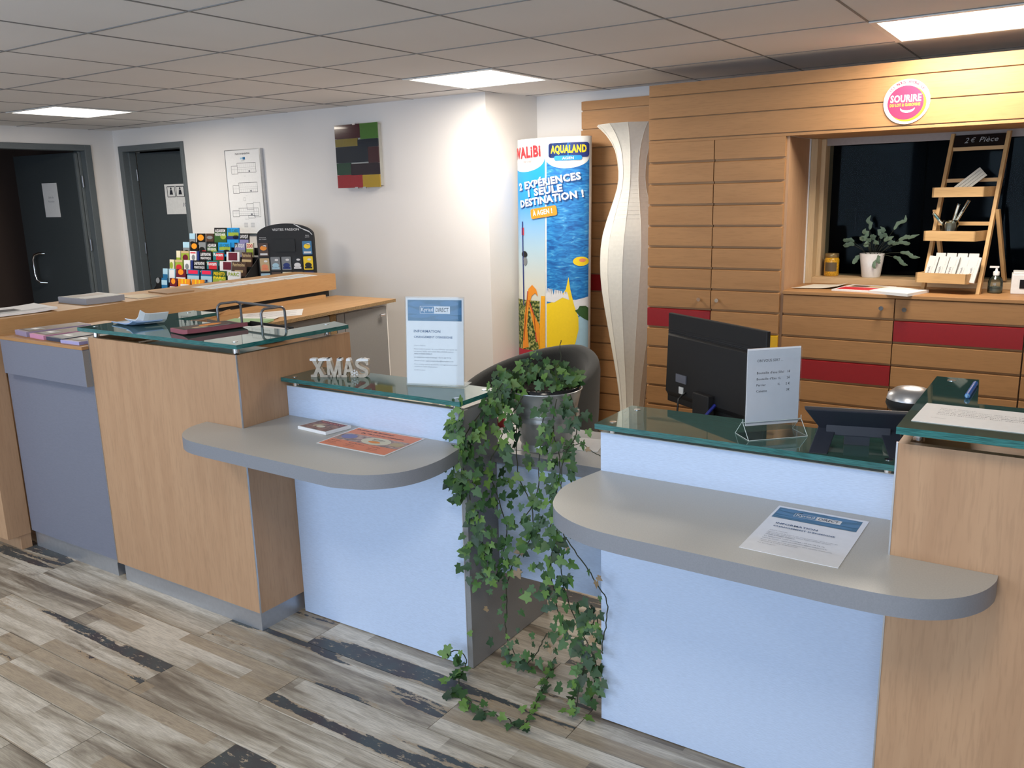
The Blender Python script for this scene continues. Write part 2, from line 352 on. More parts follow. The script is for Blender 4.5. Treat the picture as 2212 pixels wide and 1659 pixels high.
# ---------------------------------------------------------------- lettering and flat print
_tc = {}
def text_geo(body, bold=0.0, shear=0.0):
    key = (body, bold, shear)
    if key in _tc: return _tc[key]
    cu = bpy.data.curves.new('lettering', 'FONT'); cu.body = body; cu.size = 1.0; cu.resolution_u = 2; cu.offset = bold; cu.shear = shear; cu.space_character = 1.0+bold*2.0
    ob = bpy.data.objects.new('lettering', cu); me = ob.to_mesh()
    vs = [(v.co.x, v.co.y) for v in me.vertices]; fs = [tuple(p.vertices) for p in me.polygons]
    ob.to_mesh_clear(); bpy.data.objects.remove(ob); bpy.data.curves.remove(cu)
    _tc[key] = (vs, fs); return _tc[key]
_cap = None
class Art:
    """flat print on a sheet: u to the right, v up, thin layers"""
    def __init__(s, step=0.0003): s.v = []; s.f = []; s.m = []; s.lay = 0; s.step = step
    def layer(s, n=None): s.lay = s.lay+1 if n is None else n; return s
    def _add(s, pts, faces, mat):
        b = len(s.v); s.v += [(x, y, s.lay*s.step) for x, y in pts]
        for f in faces: s.f.append(tuple(b+i for i in f)); s.m.append(mat)
    def poly(s, pts, mat):
        a = sum(pts[i][0]*pts[(i+1) % len(pts)][1]-pts[(i+1) % len(pts)][0]*pts[i][1] for i in range(len(pts)))
        if a < 0: pts = pts[::-1]
        s._add(pts, [tuple(range(len(pts)))], mat); return s
    def rect(s, x0, y0, x1, y1, mat): return s.poly([(x0, y0), (x1, y0), (x1, y1), (x0, y1)], mat)
    def rrect(s, x0, y0, x1, y1, r, mat, rot=0.0):
        p = []; cx_, cy_ = (x0+x1)/2, (y0+y1)/2
        for (a, b, st) in ((x1-r, y1-r, 0), (x0+r, y1-r, 1), (x0+r, y0+r, 2), (x1-r, y0+r, 3)):
            for i in range(5): t = (st+i/4)*PI/2; p.append((a+r*math.cos(t), b+r*math.sin(t)))
        if rot: p = [(cx_+(x-cx_)*math.cos(rot)-(y-cy_)*math.sin(rot), cy_+(x-cx_)*math.sin(rot)+(y-cy_)*math.cos(rot)) for x, y in p]
        return s.poly(p, mat)
    def ell(s, cx_, cy_, rx, ry, mat, n=24, a0=0, a1=2*PI):
        full = abs(a1-a0-2*PI) < 1e-6
        return s.poly([(cx_+rx*math.cos(a0+(a1-a0)*i/(n if full else n-1)), cy_+ry*math.sin(a0+(a1-a0)*i/(n if full else n-1))) for i in range(n)], mat)
    def line(s, pts, w, mat):
        for (x0, y0), (x1, y1) in zip(pts, pts[1:]):
            d = math.hypot(x1-x0, y1-y0) or 1; nx, ny = -(y1-y0)/d*w/2, (x1-x0)/d*w/2
            s.poly([(x0+nx, y0+ny), (x1+nx, y1+ny), (x1-nx, y1-ny), (x0-nx, y0-ny)], mat)
        return s
    def frame(s, x0, y0, x1, y1, w, mat): return s.line([(x0, y0), (x1, y0), (x1, y1), (x0, y1), (x0, y0)], w, mat)
    def text(s, body, x, y, h, mat, w=None, align='l', bold=0.0, shear=0.0, rot=0.0):
        """h: cap height; w: forced overall width"""
        vs, fs = text_geo(body, bold, shear)
        if not vs: return s
        cap = max(v[1] for v in text_geo('H')[0]); k = h/cap
        x0 = min(v[0] for v in vs); x1 = max(v[0] for v in vs); kx = k if w is None else w/(x1-x0); W = (x1-x0)*kx
        ox = {'l': 0, 'c': -W/2, 'r': -W}[align]; cr, sr = math.cos(rot), math.sin(rot)
        pts = []
        for a, b in vs:
            px, py = (a-x0)*kx+ox, b*k
            pts.append((x+px*cr-py*sr, y+px*sr+py*cr))
        s._add(pts, fs, mat); return s
    def arc_text(s, body, cx_, cy_, r, a_mid, h, mat, spacing, bold=0.0):
        n = len(body)
        for i, ch in enumerate(body):
            if ch == ' ': continue
            a = a_mid-(i-(n-1)/2)*spacing/r
            s.text(ch, cx_+r*math.cos(a), cy_+r*math.sin(a), h, mat, align='c', bold=bold, rot=a-PI/2)
        return s
    def put(s, mb, fn=None):
        fn = fn or (lambda u, v, d: (u, v, d))
        base = len(mb.v); mb.v += [tuple(fn(*p)) for p in s.v]
        for f, m in zip(s.f, s.m): mb.mat(m); mb.f.append(tuple(base+i for i in f)); mb.mi.append(mb.cur); mb.sm.append(False)
        return mb
    def slice_u(s, du, both=False):
        """cut everything on a u grid so that it can wrap a curved surface"""
        out_v = []; out_f = []; out_m = []
        bm = bmesh.new(); mats = []
        vv = [bm.verts.new(p) for p in s.v]
        for f, m in zip(s.f, s.m):
            try: fc = bm.faces.new([vv[i] for i in f])
            except ValueError: continue
            if m not in mats: mats.append(m)
            fc.material_index = mats.index(m)
        if len(bm.faces): bmesh.ops.triangulate(bm, faces=bm.faces[:])
        if both:
            for q in range(1, int(1/du)): bmesh.ops.bisect_plane(bm, geom=bm.verts[:]+bm.edges[:]+bm.faces[:], plane_co=(0, q*du, 0), plane_no=(0, 1, 0))
        u0 = min(p[0] for p in s.v); u1 = max(p[0] for p in s.v); u = u0+du
        while u < u1:
            bmesh.ops.bisect_plane(bm, geom=bm.verts[:]+bm.edges[:]+bm.faces[:], plane_co=(u, 0, 0), plane_no=(1, 0, 0)); u += du
        bmesh.ops.triangulate(bm, faces=[f for f in bm.faces if len(f.verts) > 4])
        bm.verts.index_update(); s.v = [tuple(v.co) for v in bm.verts]; s.f = [tuple(v.index for v in f.verts) for f in bm.faces]; s.m = [mats[f.material_index] for f in bm.faces]; bm.free(); return s
def wallface(y, flip=False):                      # art on a surface that faces the camera side (-Y)
    return lambda u, v, d: (u, y-d, v)

# ================================================================ SETTING
ZC = 2.24
# floor: dark bed and single planks
fl = struct('floor', B(-9.2, 2.6, -2.45, 7.6, -0.06, -0.004), M_grout)
PW_, PL_ = 0.18, 1.1
row_x = {1.615: -2.106, 1.435: -2.545, 1.255: -1.990, 1.795: -1.542, 1.975: -2.255, 2.155: -1.380}
k = -6
y = 1.255-PW_*k*-1
rows = []
for i in range(-6, 24):
    y0 = 1.255+PW_*i
    key = round(y0, 3)
    x_off = row_x.get(key, -2.0-rnd.random()*PL_)
    rows.append((y0, x_off))
for y0, xo in rows:
    xmax, xmin = 0.9, -4.2-(0.6 if y0 > 0.8 else 0)
    if y0 > 2.7: xmin, xmax = -3.5, -1.0
    if y0 > 3.2: xmin, xmax = -3.2, -0.9
    x = xo
    while x > xmin: x -= PL_
    while x < xmax:
        g = 0.0011; dz = rnd.uniform(-0.0004, 0.0004)
        part('plank', B(x+g, x+PL_-g, y0+g, y0+PW_-g, -0.004, 0.0+dz), M_plank, fl)
        x += PL_
# the planks further off, out of reach of the picture, joined
mbk = MB()
for i in range(-20, 36):
    y0 = 1.255+PW_*i; near = [r for r in rows if abs(r[0]-y0) < 0.01]
    x = -9.2+rnd.random()*PL_-PL_
    while x < 2.6:
        a, b = max(x, -9.2), min(x+PL_, 2.6); x += PL_
        if near:
            xmax, xmin = 0.9, -4.2-(0.6 if y0 > 0.8 else 0)
            if y0 > 2.7: xmin, xmax = -3.5, -1.0
            if y0 > 3.2: xmin, xmax = -3.2, -0.9
            xo = near[0][1]
            xs = xo
            while xs > xmin: xs -= PL_
            xe = xs
            while xe < xmax: xe += PL_
            for (c0, c1) in ((a, min(b, xs)), (max(a, xe), b)):
                if c1-c0 > 0.02: mbk.box(c0+0.001, c1-0.001, y0+0.001, y0+PW_-0.001, -0.004, -0.0004)
        elif b-a > 0.02: mbk.box(a+0.001, b-0.001, y0+0.001, y0+PW_-0.001, -0.004, -0.0004)
part('far_planks', mbk, M_plank, fl, kind='stuff')

# walls
XL = -7.36
wb = MB(); T = 0.16
YB = 4.70
wb.box(-9.2, -7.2, YB, YB+T, 0, ZC+0.3) if False else None
wb.box(XL-0.0, -7.225, YB, YB+T, 0, ZC+0.02); wb.box(-6.375, -3.36, YB, YB+T, 0, ZC+0.02); wb.box(-7.225, -6.375, YB, YB+T, 2.075, ZC+0.02)
struct('wall_back', wb, M_wall)
m = MB(); m.prism([(-3.36, YB), (-3.281, YB), (-3.205, 5.20), (-3.36, 5.20)], 0, ZC+0.02); struct('wall_return', m, M_wall)
wr = MB(); wr.box(-3.36, -1.35, 5.20, 5.36, 0, ZC+0.02); wr.box(-1.35, 0.75, 5.20, 5.36, 0, 1.06); wr.box(-1.35, 0.75, 5.20, 5.36, 1.84, ZC+0.02); wr.box(0.75, 2.6, 5.20, 5.36, 0, ZC+0.02)
struct('wall_rear', wr, M_wall)
wl = MB(); wl.box(XL-T, XL, -2.45, 2.55, 0, ZC+0.02); wl.box(XL-T, XL, 4.44, YB+T, 0, ZC+0.02); wl.box(XL-T, XL, 2.55, 4.44, 2.085, ZC+0.02)
struct('wall_left', wl, M_wall)
struct('wall_right', B(2.45, 2.6, -2.45, 5.36, 0, ZC+0.02), M_wall)
wf = MB(); wf.box(XL, 2.6, -2.62, -2.46, 0, 0.38); wf.box(XL, 2.6, -2.62, -2.46, 2.3, ZC+0.1); wf.box(XL, -5.3, -2.62, -2.46, 0.38, 2.3); wf.box(-1.9, -1.2, -2.62, -2.46, 0.38, 2.3); wf.box(1.2, 2.6, -2.62, -2.46, 0.38, 2.3)
struct('wall_front', wf, M_wall)
# corridor behind door 1, wash room behind door 2, unlit office behind the hatch
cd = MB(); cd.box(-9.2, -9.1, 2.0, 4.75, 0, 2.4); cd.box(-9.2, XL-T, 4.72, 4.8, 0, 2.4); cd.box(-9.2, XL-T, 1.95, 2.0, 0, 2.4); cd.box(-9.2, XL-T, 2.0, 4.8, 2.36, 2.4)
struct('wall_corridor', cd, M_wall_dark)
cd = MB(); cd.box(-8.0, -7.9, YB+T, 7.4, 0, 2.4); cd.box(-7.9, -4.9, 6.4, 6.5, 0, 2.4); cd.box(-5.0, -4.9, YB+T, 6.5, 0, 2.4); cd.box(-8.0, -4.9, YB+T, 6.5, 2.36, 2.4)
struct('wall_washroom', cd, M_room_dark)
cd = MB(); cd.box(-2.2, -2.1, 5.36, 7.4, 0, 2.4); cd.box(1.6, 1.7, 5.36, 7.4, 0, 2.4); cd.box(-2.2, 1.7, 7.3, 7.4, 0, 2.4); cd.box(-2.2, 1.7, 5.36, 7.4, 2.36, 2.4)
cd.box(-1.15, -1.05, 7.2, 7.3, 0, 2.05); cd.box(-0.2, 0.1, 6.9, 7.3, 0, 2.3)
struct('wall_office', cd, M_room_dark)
sw = part('office_switch', B(-1.62, -1.54, 7.28, 7.3, 1.25, 1.42), M_black, None, 'dark switch plate on the office wall behind the hatch glass'); sw['category'] = 'switch'

# suspended ceiling: grid with single tiles
PT = 0.612; X0g, Y0g = -2.650, 2.03
cl = struct('ceiling', B(XL-T, 2.6, -2.62, 5.36, ZC+0.10, ZC+0.16), M_void)
gr = MB()
lights = [(-6.322, 3.254), (-3.262, 3.866), (-0.814, 3.866), (-3.874, 0.194), (-0.814, 0.194)]
xs = [X0g+PT*i for i in range(-9, 10)]; ys = [Y0g+PT*i for i in range(-8, 7)]
for x in xs:
    if XL < x < 2.5: gr.box(x-0.0045, x+0.0045, -2.46, 5.20, ZC-0.001, ZC+0.006)
for yy in ys:
    gr.box(XL, 2.45, yy-0.0035, yy+0.0035, ZC-0.0015, ZC+0.0055)
part('ceiling_grid', gr, M_grid, cl)
for x in xs:
    for yy in ys:
        a, b, c_, d = max(x, XL), min(x+PT, 2.45), max(yy, -2.46), min(yy+PT, 5.2)
        if b-a < 0.03 or d-c_ < 0.03: continue
        if any(abs(x-lx) < 0.05 and abs(yy-ly) < 0.05 for lx, ly in lights): continue
        dz = rnd.uniform(0, 0.0012); g = 0.0045
        part('tile', B(a+g, b-g, c_+g, d-g, ZC+0.0005+dz, ZC+0.014), M_ceil, cl)
M_diff = plain('lit_diffuser', (1.0, 0.95, 0.86, 1), 0.6, emit=4.0)
LBL = ['square ceiling light panel above the brochure rack and grey doors', 'square ceiling light panel in front of the white wall corner', 'square ceiling light panel beside the slatted cornice and round badge', 'ceiling light panel over the entrance side of the beech tower', 'ceiling light panel over the photographer']
for (lx, ly), lb in zip(lights, LBL):
    t = thing('ceiling_light', lb, 'light', (lx+PT/2, ly+PT/2, ZC), 0, 'recessed ceiling light panels')
    fr = MB(); h = PT/2-0.002
    for a in ((-h, h, -h, -h+0.026), (-h, h, h-0.026, h), (-h, -h+0.026, -h+0.026, h-0.026), (h-0.026, h, -h+0.026, h-0.026)): fr.box(*a, -0.006, 0.012)
    part('frame', fr, M_white, t); part('diffuser', B(-h+0.026, h-0.026, -h+0.026, h-0.026, -0.001, 0.008), M_diff, t)
    lt = area('lamp_glow', (0, 0, -0.012), (0, 0, 0), 0.55, 0.55, LED_W if ly > 1 else LED_W*0.62, LED_COL); lt.parent = t

# ---------------------------------------------------------------- doors of the far wall
def frame_y(x0, x1, ztop, y, w=0.06, d=0.10):      # frame in a wall facing -Y
    m = MB(); m.box(x0, x0+w, y-0.02, y+d, 0, ztop); m.box(x1-w*0.55, x1, y-0.02, y+d, 0, ztop); m.box(x0+w, x1-w*0.55, y-0.02, y+d, ztop-0.05, ztop)
    m.box(x0+w, x0+w+0.02, y+0.03, y+d, 0, ztop-0.05); return m
d2 = thing('door_2', 'half open dark grey door with a washroom notice', 'door', (0, 0, 0)); d2['kind'] = 'structure'
part('door_frame', frame_y(-7.275, -6.367, 2.10, 4.70), M_framegrey, d2, bv=0.004)
leaf = part('door_leaf', B(0, 0.80, -0.02, 0.02, 0.01, 2.04), M_doorgrey, d2, loc=(-7.185, 4.815, 0), rot=(0, 0, math.radians(9)), bv=0.002)
mb = MB().mat(M_white).box(0.30, 0.68, -0.026, -0.0205, 1.50, 1.76)
A = Art(0.0006); A.frame(0.33, 1.65, 0.42, 1.74, 0.006, INK); A.frame(0.435, 1.65, 0.525, 1.74, 0.006, INK)
for cx_ in (0.375, 0.48): A.ell(cx_, 1.722, 0.009, 0.011, INK, 12); A.poly([(cx_-0.02, 1.67), (cx_+0.02, 1.67), (cx_+0.012, 1.71), (cx_-0.012, 1.71)], INK)
A.text('10', 0.50, 1.565, 0.032, INKG, bold=0.02)
A.put(mb, lambda u, v, d: (u, -0.0262-d, v)); part('washroom_notice', mb, M_white, leaf)
hg = MB()
for z in (0.35, 1.15, 1.80): hg.cyl((-7.20, 4.795, z), (-7.20, 4.795, z+0.10), 0.009)
part('hinge', hg, M_steel, d2)
d1 = thing('door_1', 'wide opening with dark grey door standing open', 'door', (0, 0, 0)); d1['kind'] = 'structure'
m = MB(); m.box(XL-0.10, XL+0.02, 4.41, 4.47, 0, 2.11); m.box(XL-0.10, XL+0.02, 2.52, 2.58, 0, 2.11); m.box(XL-0.10, XL+0.02, 2.58, 4.41, 2.06, 2.11)
m.box(XL-0.12, XL-0.05, 4.385, 4.41, 0, 2.06); part('door_frame', m, M_framegrey, d1, bv=0.004)
leaf = part('door_leaf', B(-0.90, 0, -0.02, 0.02, 0.01, 2.05), M_doorgrey, d1, loc=(XL-0.06, 4.375, 0), rot=(0, 0, math.radians(4)), bv=0.002)
part('lock_edge', B(-0.012, 0.012, -0.024, 0.0, 0.02, 2.04), M_framegrey, leaf, bv=0.002)
hb = MB(); pts = [(-0.66, -0.02, 1.19)]+[(-0.66-0.0, -0.02-0.075*math.sin(t), 1.19-0.02*(1-math.cos(t))) for t in (0.5, 1.0, 1.4)]
path = [(-0.62, -0.02, 1.17), (-0.66, -0.055, 1.175), (-0.70, -0.075, 1.16), (-0.72, -0.08, 1.12), (-0.72, -0.08, 0.98), (-0.71, -0.078, 0.93), (-0.68, -0.06, 0.905), (-0.64, -0.02, 0.90)]
hb.tube(path, 0.011, 10); part('door_handle', hb, M_chrome, leaf)
mb = MB().mat(M_paper).box(-0.52, -0.305, -0.0225, -0.0205, 1.50, 1.80)
A = Art(0.0004)
for i, s_ in enumerate(('Salle de', 'Réunion')): A.text(s_, -0.41, 1.665-0.035*i, 0.018, INKL, align='c')
A.put(mb, lambda u, v, d: (u, -0.0226-d, v)); part('door_notice', mb, M_paper, leaf)
hg = MB()
for z in (0.4, 1.2, 1.75): hg.cyl((XL-0.045, 4.395, z), (XL-0.045, 4.395, z+0.10), 0.010)
part('hinge', hg, M_steel, d1)
n = single('pink_notice', B(-9.098, -9.094, 4.02, 4.40, 1.42, 1.90), plain('pink_paper', (0.45, 0.30, 0.26, 1), 0.8), 'pinkish paper notice on the dark corridor wall beyond the open door', 'notice')
# daylight windows behind the camera
for i, (a, b) in enumerate(((-5.3, -1.9), (-1.2, 1.2))):
    m = MB()
    for x in (a, (a+b)/2-0.03, b-0.06): m.box(x, x+0.06, -2.56, -2.50, 0.38, 2.3)
    m.box(a, b, -2.56, -2.50, 0.38, 0.44); m.box(a, b, -2.56, -2.50, 2.24, 2.3); struct('window_%d' % (i+2), m, M_white)

# ================================================================ SLATTED FURNITURE
SB0, SP, SH = 1.754, 0.1146, 0.0985       # underside of the first slat, pitch, slat height
YF = 4.55
def slats(parent, x0, x1, k0, k1, colours={}, y=YF, mat=M_beech_x):
    """horizontal slats x0..x1 on a backing whose face is 12 mm behind y"""
    me = {}
    for k in range(k0, k1):
        zb = SB0-SP*k; m = colours.get(k, mat); SH = 0.0985 if zb < 0.95 or zb > 0.96 or parent.parent.name == 'tall_cabinet' else 0.094
        if zb < 0.02: continue
        mb = MB().mat(m); mb.hexa([(x0, y, zb), (x1, y, zb), (x1, y+0.014, zb), (x0, y+0.014, zb), (x0, y, zb+SH), (x1, y, zb+SH), (x1, y+0.014, zb+SH+0.005), (x0, y+0.014, zb+SH+0.005)])
        part('slat', mb, m, parent, {M_red: 'red slat', M_yellow: 'yellow slat'}.get(m))
def knob(parent, x, z, y=YF):
    m = MB(); m.cyl((x, y, z), (x, y-0.014, z), 0.006, 12); m.cyl((x, y-0.014, z), (x, y-0.028, z), 0.011, 16); part('knob', m, M_chrome, parent)
X0c, X1c, X2c, X3c, X4c, X5c = -2.078, -1.698, -1.305, -0.752, -0.190, 0.36
tall = thing('tall_cabinet', 'tall beech cupboard with two slatted doors beside the window recess', 'cabinet', (0, 0, 0))
m = MB(); m.box(X0c, X2c+0.0, YF+0.03, 5.18, 0.0, 1.852); part('carcass', m, M_beech_z, tall)
part('side_panel', B(X2c-0.018, X2c+0.001, YF+0.016, 5.10, 0.0, 1.852), M_beech_z, tall)
d = part('door', B(X0c+0.001, X1c-0.0025, YF+0.014, YF+0.028, 0.05, 1.850), M_beech_dark, tall); slats(d, X0c+0.001, X1c-0.0025, 0, 15, {8: M_red}); knob(d, -1.759, 1.003)
d = part('door', B(X1c+0.0025, X2c-0.012, YF+0.014, YF+0.028, 0.05, 1.850), M_beech_dark, tall); slats(d, X1c+0.0025, X2c-0.016, 0, 15, {9: M_yellow}); knob(d, -1.655, 1.002)
M_gap = plain('dark_red_gap', (0.05, 0.012, 0.008, 1), 0.8)
cor = thing('cornice', 'deep slatted beech cornice running above the cupboards and hatch', 'cornice', (0, 0, 0))
part('back_board', B(X0c, 1.3, YF+0.014, YF+0.05, 1.853, 2.157), M_beech_dark, cor)
zz = [(2.104, 2.160), (1.987, 2.0985), (1.872, 1.9815), (1.853, 1.8665)]
zz = [(2.0995, 2.160), (1.985, 2.0945), (1.8715, 1.980), (1.853, 1.8665)]
for a, b in zz: part('slat', B(X0c, 1.3, YF, YF+0.014, a, b), M_beech_x, cor, bv=0.0012)
part('top_board', B(X0c, 1.3, YF+0.05, 4.85, 2.10, 2.118), M_beech_x, cor)
low = thing('low_cabinet', 'waist high beech cupboard with two red striped slatted doors under the hatch', 'cabinet', (0, 0, 0))
part('carcass', B(X2c+0.004, X4c, YF+0.03, 5.0, 0.0, 1.05), M_beech_z, low)
d = part('door', B(X2c+0.006, X3c-0.0025, YF+0.014, YF+0.028, 0.05, 1.048), M_beech_dark, low); slats(d, X2c+0.006, X3c-0.0025, 7, 15, {10: M_red}); knob(d, -0.81, 1.002)
d = part('door', B(X3c+0.0025, X4c-0.0025, YF+0.014, YF+0.028, 0.05, 1.048), M_beech_dark, low); slats(d, X3c+0.0025, X4c-0.0025, 7, 15, {8: M_red}); knob(d, -0.704, 1.0)
low2 = thing('low_cabinet', 'waist high beech cupboard past the hand gel bottle, mostly out of view', 'cabinet', (0, 0, 0))
part('carcass', B(X4c+0.002, 1.25, YF+0.03, 5.0, 0.0, 1.05), M_beech_z, low2)
d = part('door', B(X4c+0.004, X5c-0.0025, YF+0.014, YF+0.028, 0.05, 1.048), M_beech_dark, low2); slats(d, X4c+0.004, X5c-0.0025, 7, 15); knob(d, 0.30, 1.0)
d = part('door', B(X5c+0.0025, 0.90, YF+0.014, YF+0.028, 0.05, 1.048), M_beech_dark, low2); slats(d, X5c+0.0025, 0.90, 7, 15)
m = MB(); m.box(X2c+0.001, 1.25, YF-0.004, 5.195, 1.0505, 1.068)
single('window_worktop', m, M_beech_x, 'beech worktop in front of the dark hatch window', 'worktop', bv=0.002)
# hatch: pine window frame with a pane
hw = MB(); struct('trim_1', B(-1.318, -1.297, 4.945, 5.2, 1.0685, 1.852), M_white)
hf = thing('window_1', 'pine framed hatch window onto an unlit office', 'window', (0, 0, 0)); hf['kind'] = 'structure'
m = MB(); m.box(-1.2965, -1.262, 4.95, 5.205, 1.0685, 1.852); part('jamb', m, M_pine, hf, bv=0.002)
m = MB(); m.box(-1.262, -1.238, 5.03, 5.205, 1.0685, 1.852); part('jamb', m, M_pine, hf, bv=0.002)
m = MB(); m.box(-1.262, 0.7, 4.955, 5.205, 1.0685, 1.104); part('sill', m, M_pine_x, hf, bv=0.002)
part('head', B(-1.262, 0.7, 5.06, 5.205, 1.835, 1.87), M_framegrey, hf)
part('soffit', B(-1.30, 1.25, 4.60, 5.2, 1.853, 1.871), M_beech_dark, hf)
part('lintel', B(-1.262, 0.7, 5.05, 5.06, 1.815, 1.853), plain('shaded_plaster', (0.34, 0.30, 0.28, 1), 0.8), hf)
part('pane', B(-1.238, 0.7, 5.12, 5.126, 1.104, 1.836), M_pane, hf)
part('jamb', B(0.7, 0.75, 4.95, 5.205, 1.0685, 1.853), M_pine, hf)

# slatted panel on the rear wall, behind the paper lamp
sp = thing('slatted_panel', 'full height slatted beech wall panel behind the tall paper lamp', 'panel', (0, 0, 0))
part('back_board', B(-2.815, -2.085, 5.134, 5.195, 0.0, 2.175), M_beech_dark, sp)
zb = 2.108
part('slat', B(-2.815, -2.085, 5.12, 5.134, 2.118, 2.172), M_beech_x, sp)
k = 0
while zb > 0.1:
    z1 = zb; z0 = zb-0.1105
    m = M_red if abs(z1-1.055) < 0.04 else M_beech_x
    part('slat', B(-2.815-(0.004 if k % 2 else 0), -2.085, 5.12, 5.134, max(z0+0.004, 0.01), z1), m, sp, 'red slat' if m is M_red else None); zb -= 0.1165; k += 1

# round badge on the cornice
bd = thing('badge', 'round white and raspberry enamel badge screwed to the cornice', 'sign', (-0.7635, YF, 1.977))
mb = MB().mat(M_white); n = 48
mb.add([(0.101*math.cos(2*PI*i/n), -0.006, 0.101*math.sin(2*PI*i/n)) for i in range(n)]+[(0.101*math.cos(2*PI*i/n), -0.0002, 0.101*math.sin(2*PI*i/n)) for i in range(n)],
       [tuple(range(n))]+[(i, i+n, (i+1) % n+n, (i+1) % n) for i in range(n)]); part('disc', mb, M_white, bd)
A = Art(0.0005); A.ell(0.004, -0.010, 0.082, 0.080, PYEL, 40).layer(); A.ell(-0.004, -0.004, 0.079, 0.077, PPINK, 40).layer()
A.text('SOURIRE', -0.004, 0.0, 0.030, PW, w=0.134, align='c', bold=0.03); A.text('DU LOT & GARONNE', -0.006, -0.020, 0.0125, PYEL, w=0.132, align='c', bold=0.02)
A.poly([(-0.012+0.032*math.cos(t)+0.018, -0.030-0.020*math.sin(t)) for t in [PI*i/14 for i in range(15)]]+[(-0.012+0.030*math.cos(t)+0.018, -0.028-0.011*math.sin(t)) for t in [PI*(14-i)/14 for i in range(15)]], PW)
A.arc_text('ICI NOUS AVONS LE', 0, -0.002, 0.0855, PI/2+0.02, 0.0112, flat('badge_mauve', 150, 30, 66), 0.0097, bold=0.03)
for x in (-0.092, 0.092): A.ell(x, 0.002, 0.002, 0.002, PGRY, 8)
mb = A.put(MB(), lambda u, v, d_: (u, -0.0062-d_, v)); part('printed_badge', mb, PW, bd)

# ================================================================ THINGS IN THE HATCH
ld = thing('display_ladder', 'oak folding ladder stand with three trays and a chalk board', 'display stand', (-0.5335, 4.735, 1.0685), math.radians(-9))
HW = 0.135
def railpt(z): return 0.30*z/0.78
for s_ in (-1, 1):
    x = s_*(HW-0.008); m = MB(); y0, y1 = 0.0, railpt(0.775); w_, t_ = 0.034, 0.0085
    m.hexa([(x-t_, y0-w_/2, 0), (x+t_, y0-w_/2, 0), (x+t_, y0+w_/2, 0), (x-t_, y0+w_/2, 0), (x-t_, y1-w_/2, 0.775), (x+t_, y1-w_/2, 0.775), (x+t_, y1+w_/2, 0.775), (x-t_, y1+w_/2, 0.775)])
    part('rail', m, M_ladder, ld, bv=0.0012)
    x = s_*(HW+0.008); m = MB(); ya, yb = railpt(0.385), 0.275; 
    xb = x+0.03; m.hexa([(xb-t_, yb-w_/2, 0.045), (xb+t_, yb-w_/2, 0.045), (xb+t_, yb+w_/2, 0.045), (xb-t_, yb+w_/2, 0.045), (x-t_, ya-w_/2, 0.40), (x+t_, ya-w_/2, 0.40), (x+t_, ya+w_/2, 0.40), (x-t_, ya+w_/2, 0.40)])
    part('rear_leg', m, M_ladder, ld, bv=0.0012)
for zt in (0.10, 0.30, 0.51):
    ym = railpt(zt-0.02); tr = MB(); x0, x1 = -HW+0.018, HW-0.018; ya, yb = ym-0.105, ym+0.03; z0, z1 = zt-0.048, zt
    tr.box(x0-0.028, x1-0.026, ya, ya+0.008, z0, z1); tr.box(x0, x1, yb-0.008, yb, z0, z1-0.01)
    for s_ in (-1, 1):
        xa = (x0-0.028 if s_ < 0 else x1-0.034); xb = (x0 if s_ < 0 else x1-0.008)
        tr.hexa([(xa, ya, z0), (xa+0.008, ya, z0), (xb+0.008, yb, z0), (xb, yb, z0), (xa, ya, z1), (xa+0.008, ya, z1), (xb+0.008, yb, z1), (xb, yb, z1)])
    tr.hexa([(x0-0.02, ya+0.008, z0), (x1-0.034, ya+0.008, z0), (x1-0.008, yb-0.008, z0), (x0+0.008, yb-0.008, z0), (x0-0.02, ya+0.008, z0+0.006), (x1-0.034, ya+0.008, z0+0.006), (x1-0.008, yb-0.008, z0+0.006), (x0+0.008, yb-0.008, z0+0.006)])
    part('tray', tr, M_ladder_x, ld)
for zt in (0.335, 0.545, 0.70): part('crossbar', B(-HW+0.0175, HW-0.0175, railpt(zt)-0.004, railpt(zt)+0.008, zt-0.012, zt+0.006), M_ladder_x, ld)
mb = MB(); zA, zB = 0.708, 0.765
mb.mat(M_blackgloss).hexa([(-HW+0.0175, railpt(zA)-0.006, zA), (HW-0.0175, railpt(zA)-0.006, zA), (HW-0.0175, railpt(zA)+0.002, zA), (-HW+0.0175, railpt(zA)+0.002, zA), (-HW+0.0175, railpt(zB)-0.006, zB), (HW-0.0175, railpt(zB)-0.006, zB), (HW-0.0175, railpt(zB)+0.002, zB), (-HW+0.0175, railpt(zB)+0.002, zB)])
A = Art(0.0005); A.text('2', -0.068, 0.017, 0.026, PCHK, align='l', shear=0.25); A.text('€', -0.040, 0.020, 0.022, PCHK, align='l', shear=0.2); A.text('Pièce', 0.0, 0.020, 0.024, PCHK, align='l', shear=0.2, w=0.085)
A.put(mb, lambda u, v, d_: (u, railpt(zA+v)-0.0065-d_*1.2, zA+v)); part('chalk_board', mb, M_black, ld)
def lad(x, y, z): return Matrix.Translation((-0.5335, 4.735, 1.0685)) @ Matrix.Rotation(math.radians(-9), 4, 'Z') @ Vector((x, y, z))
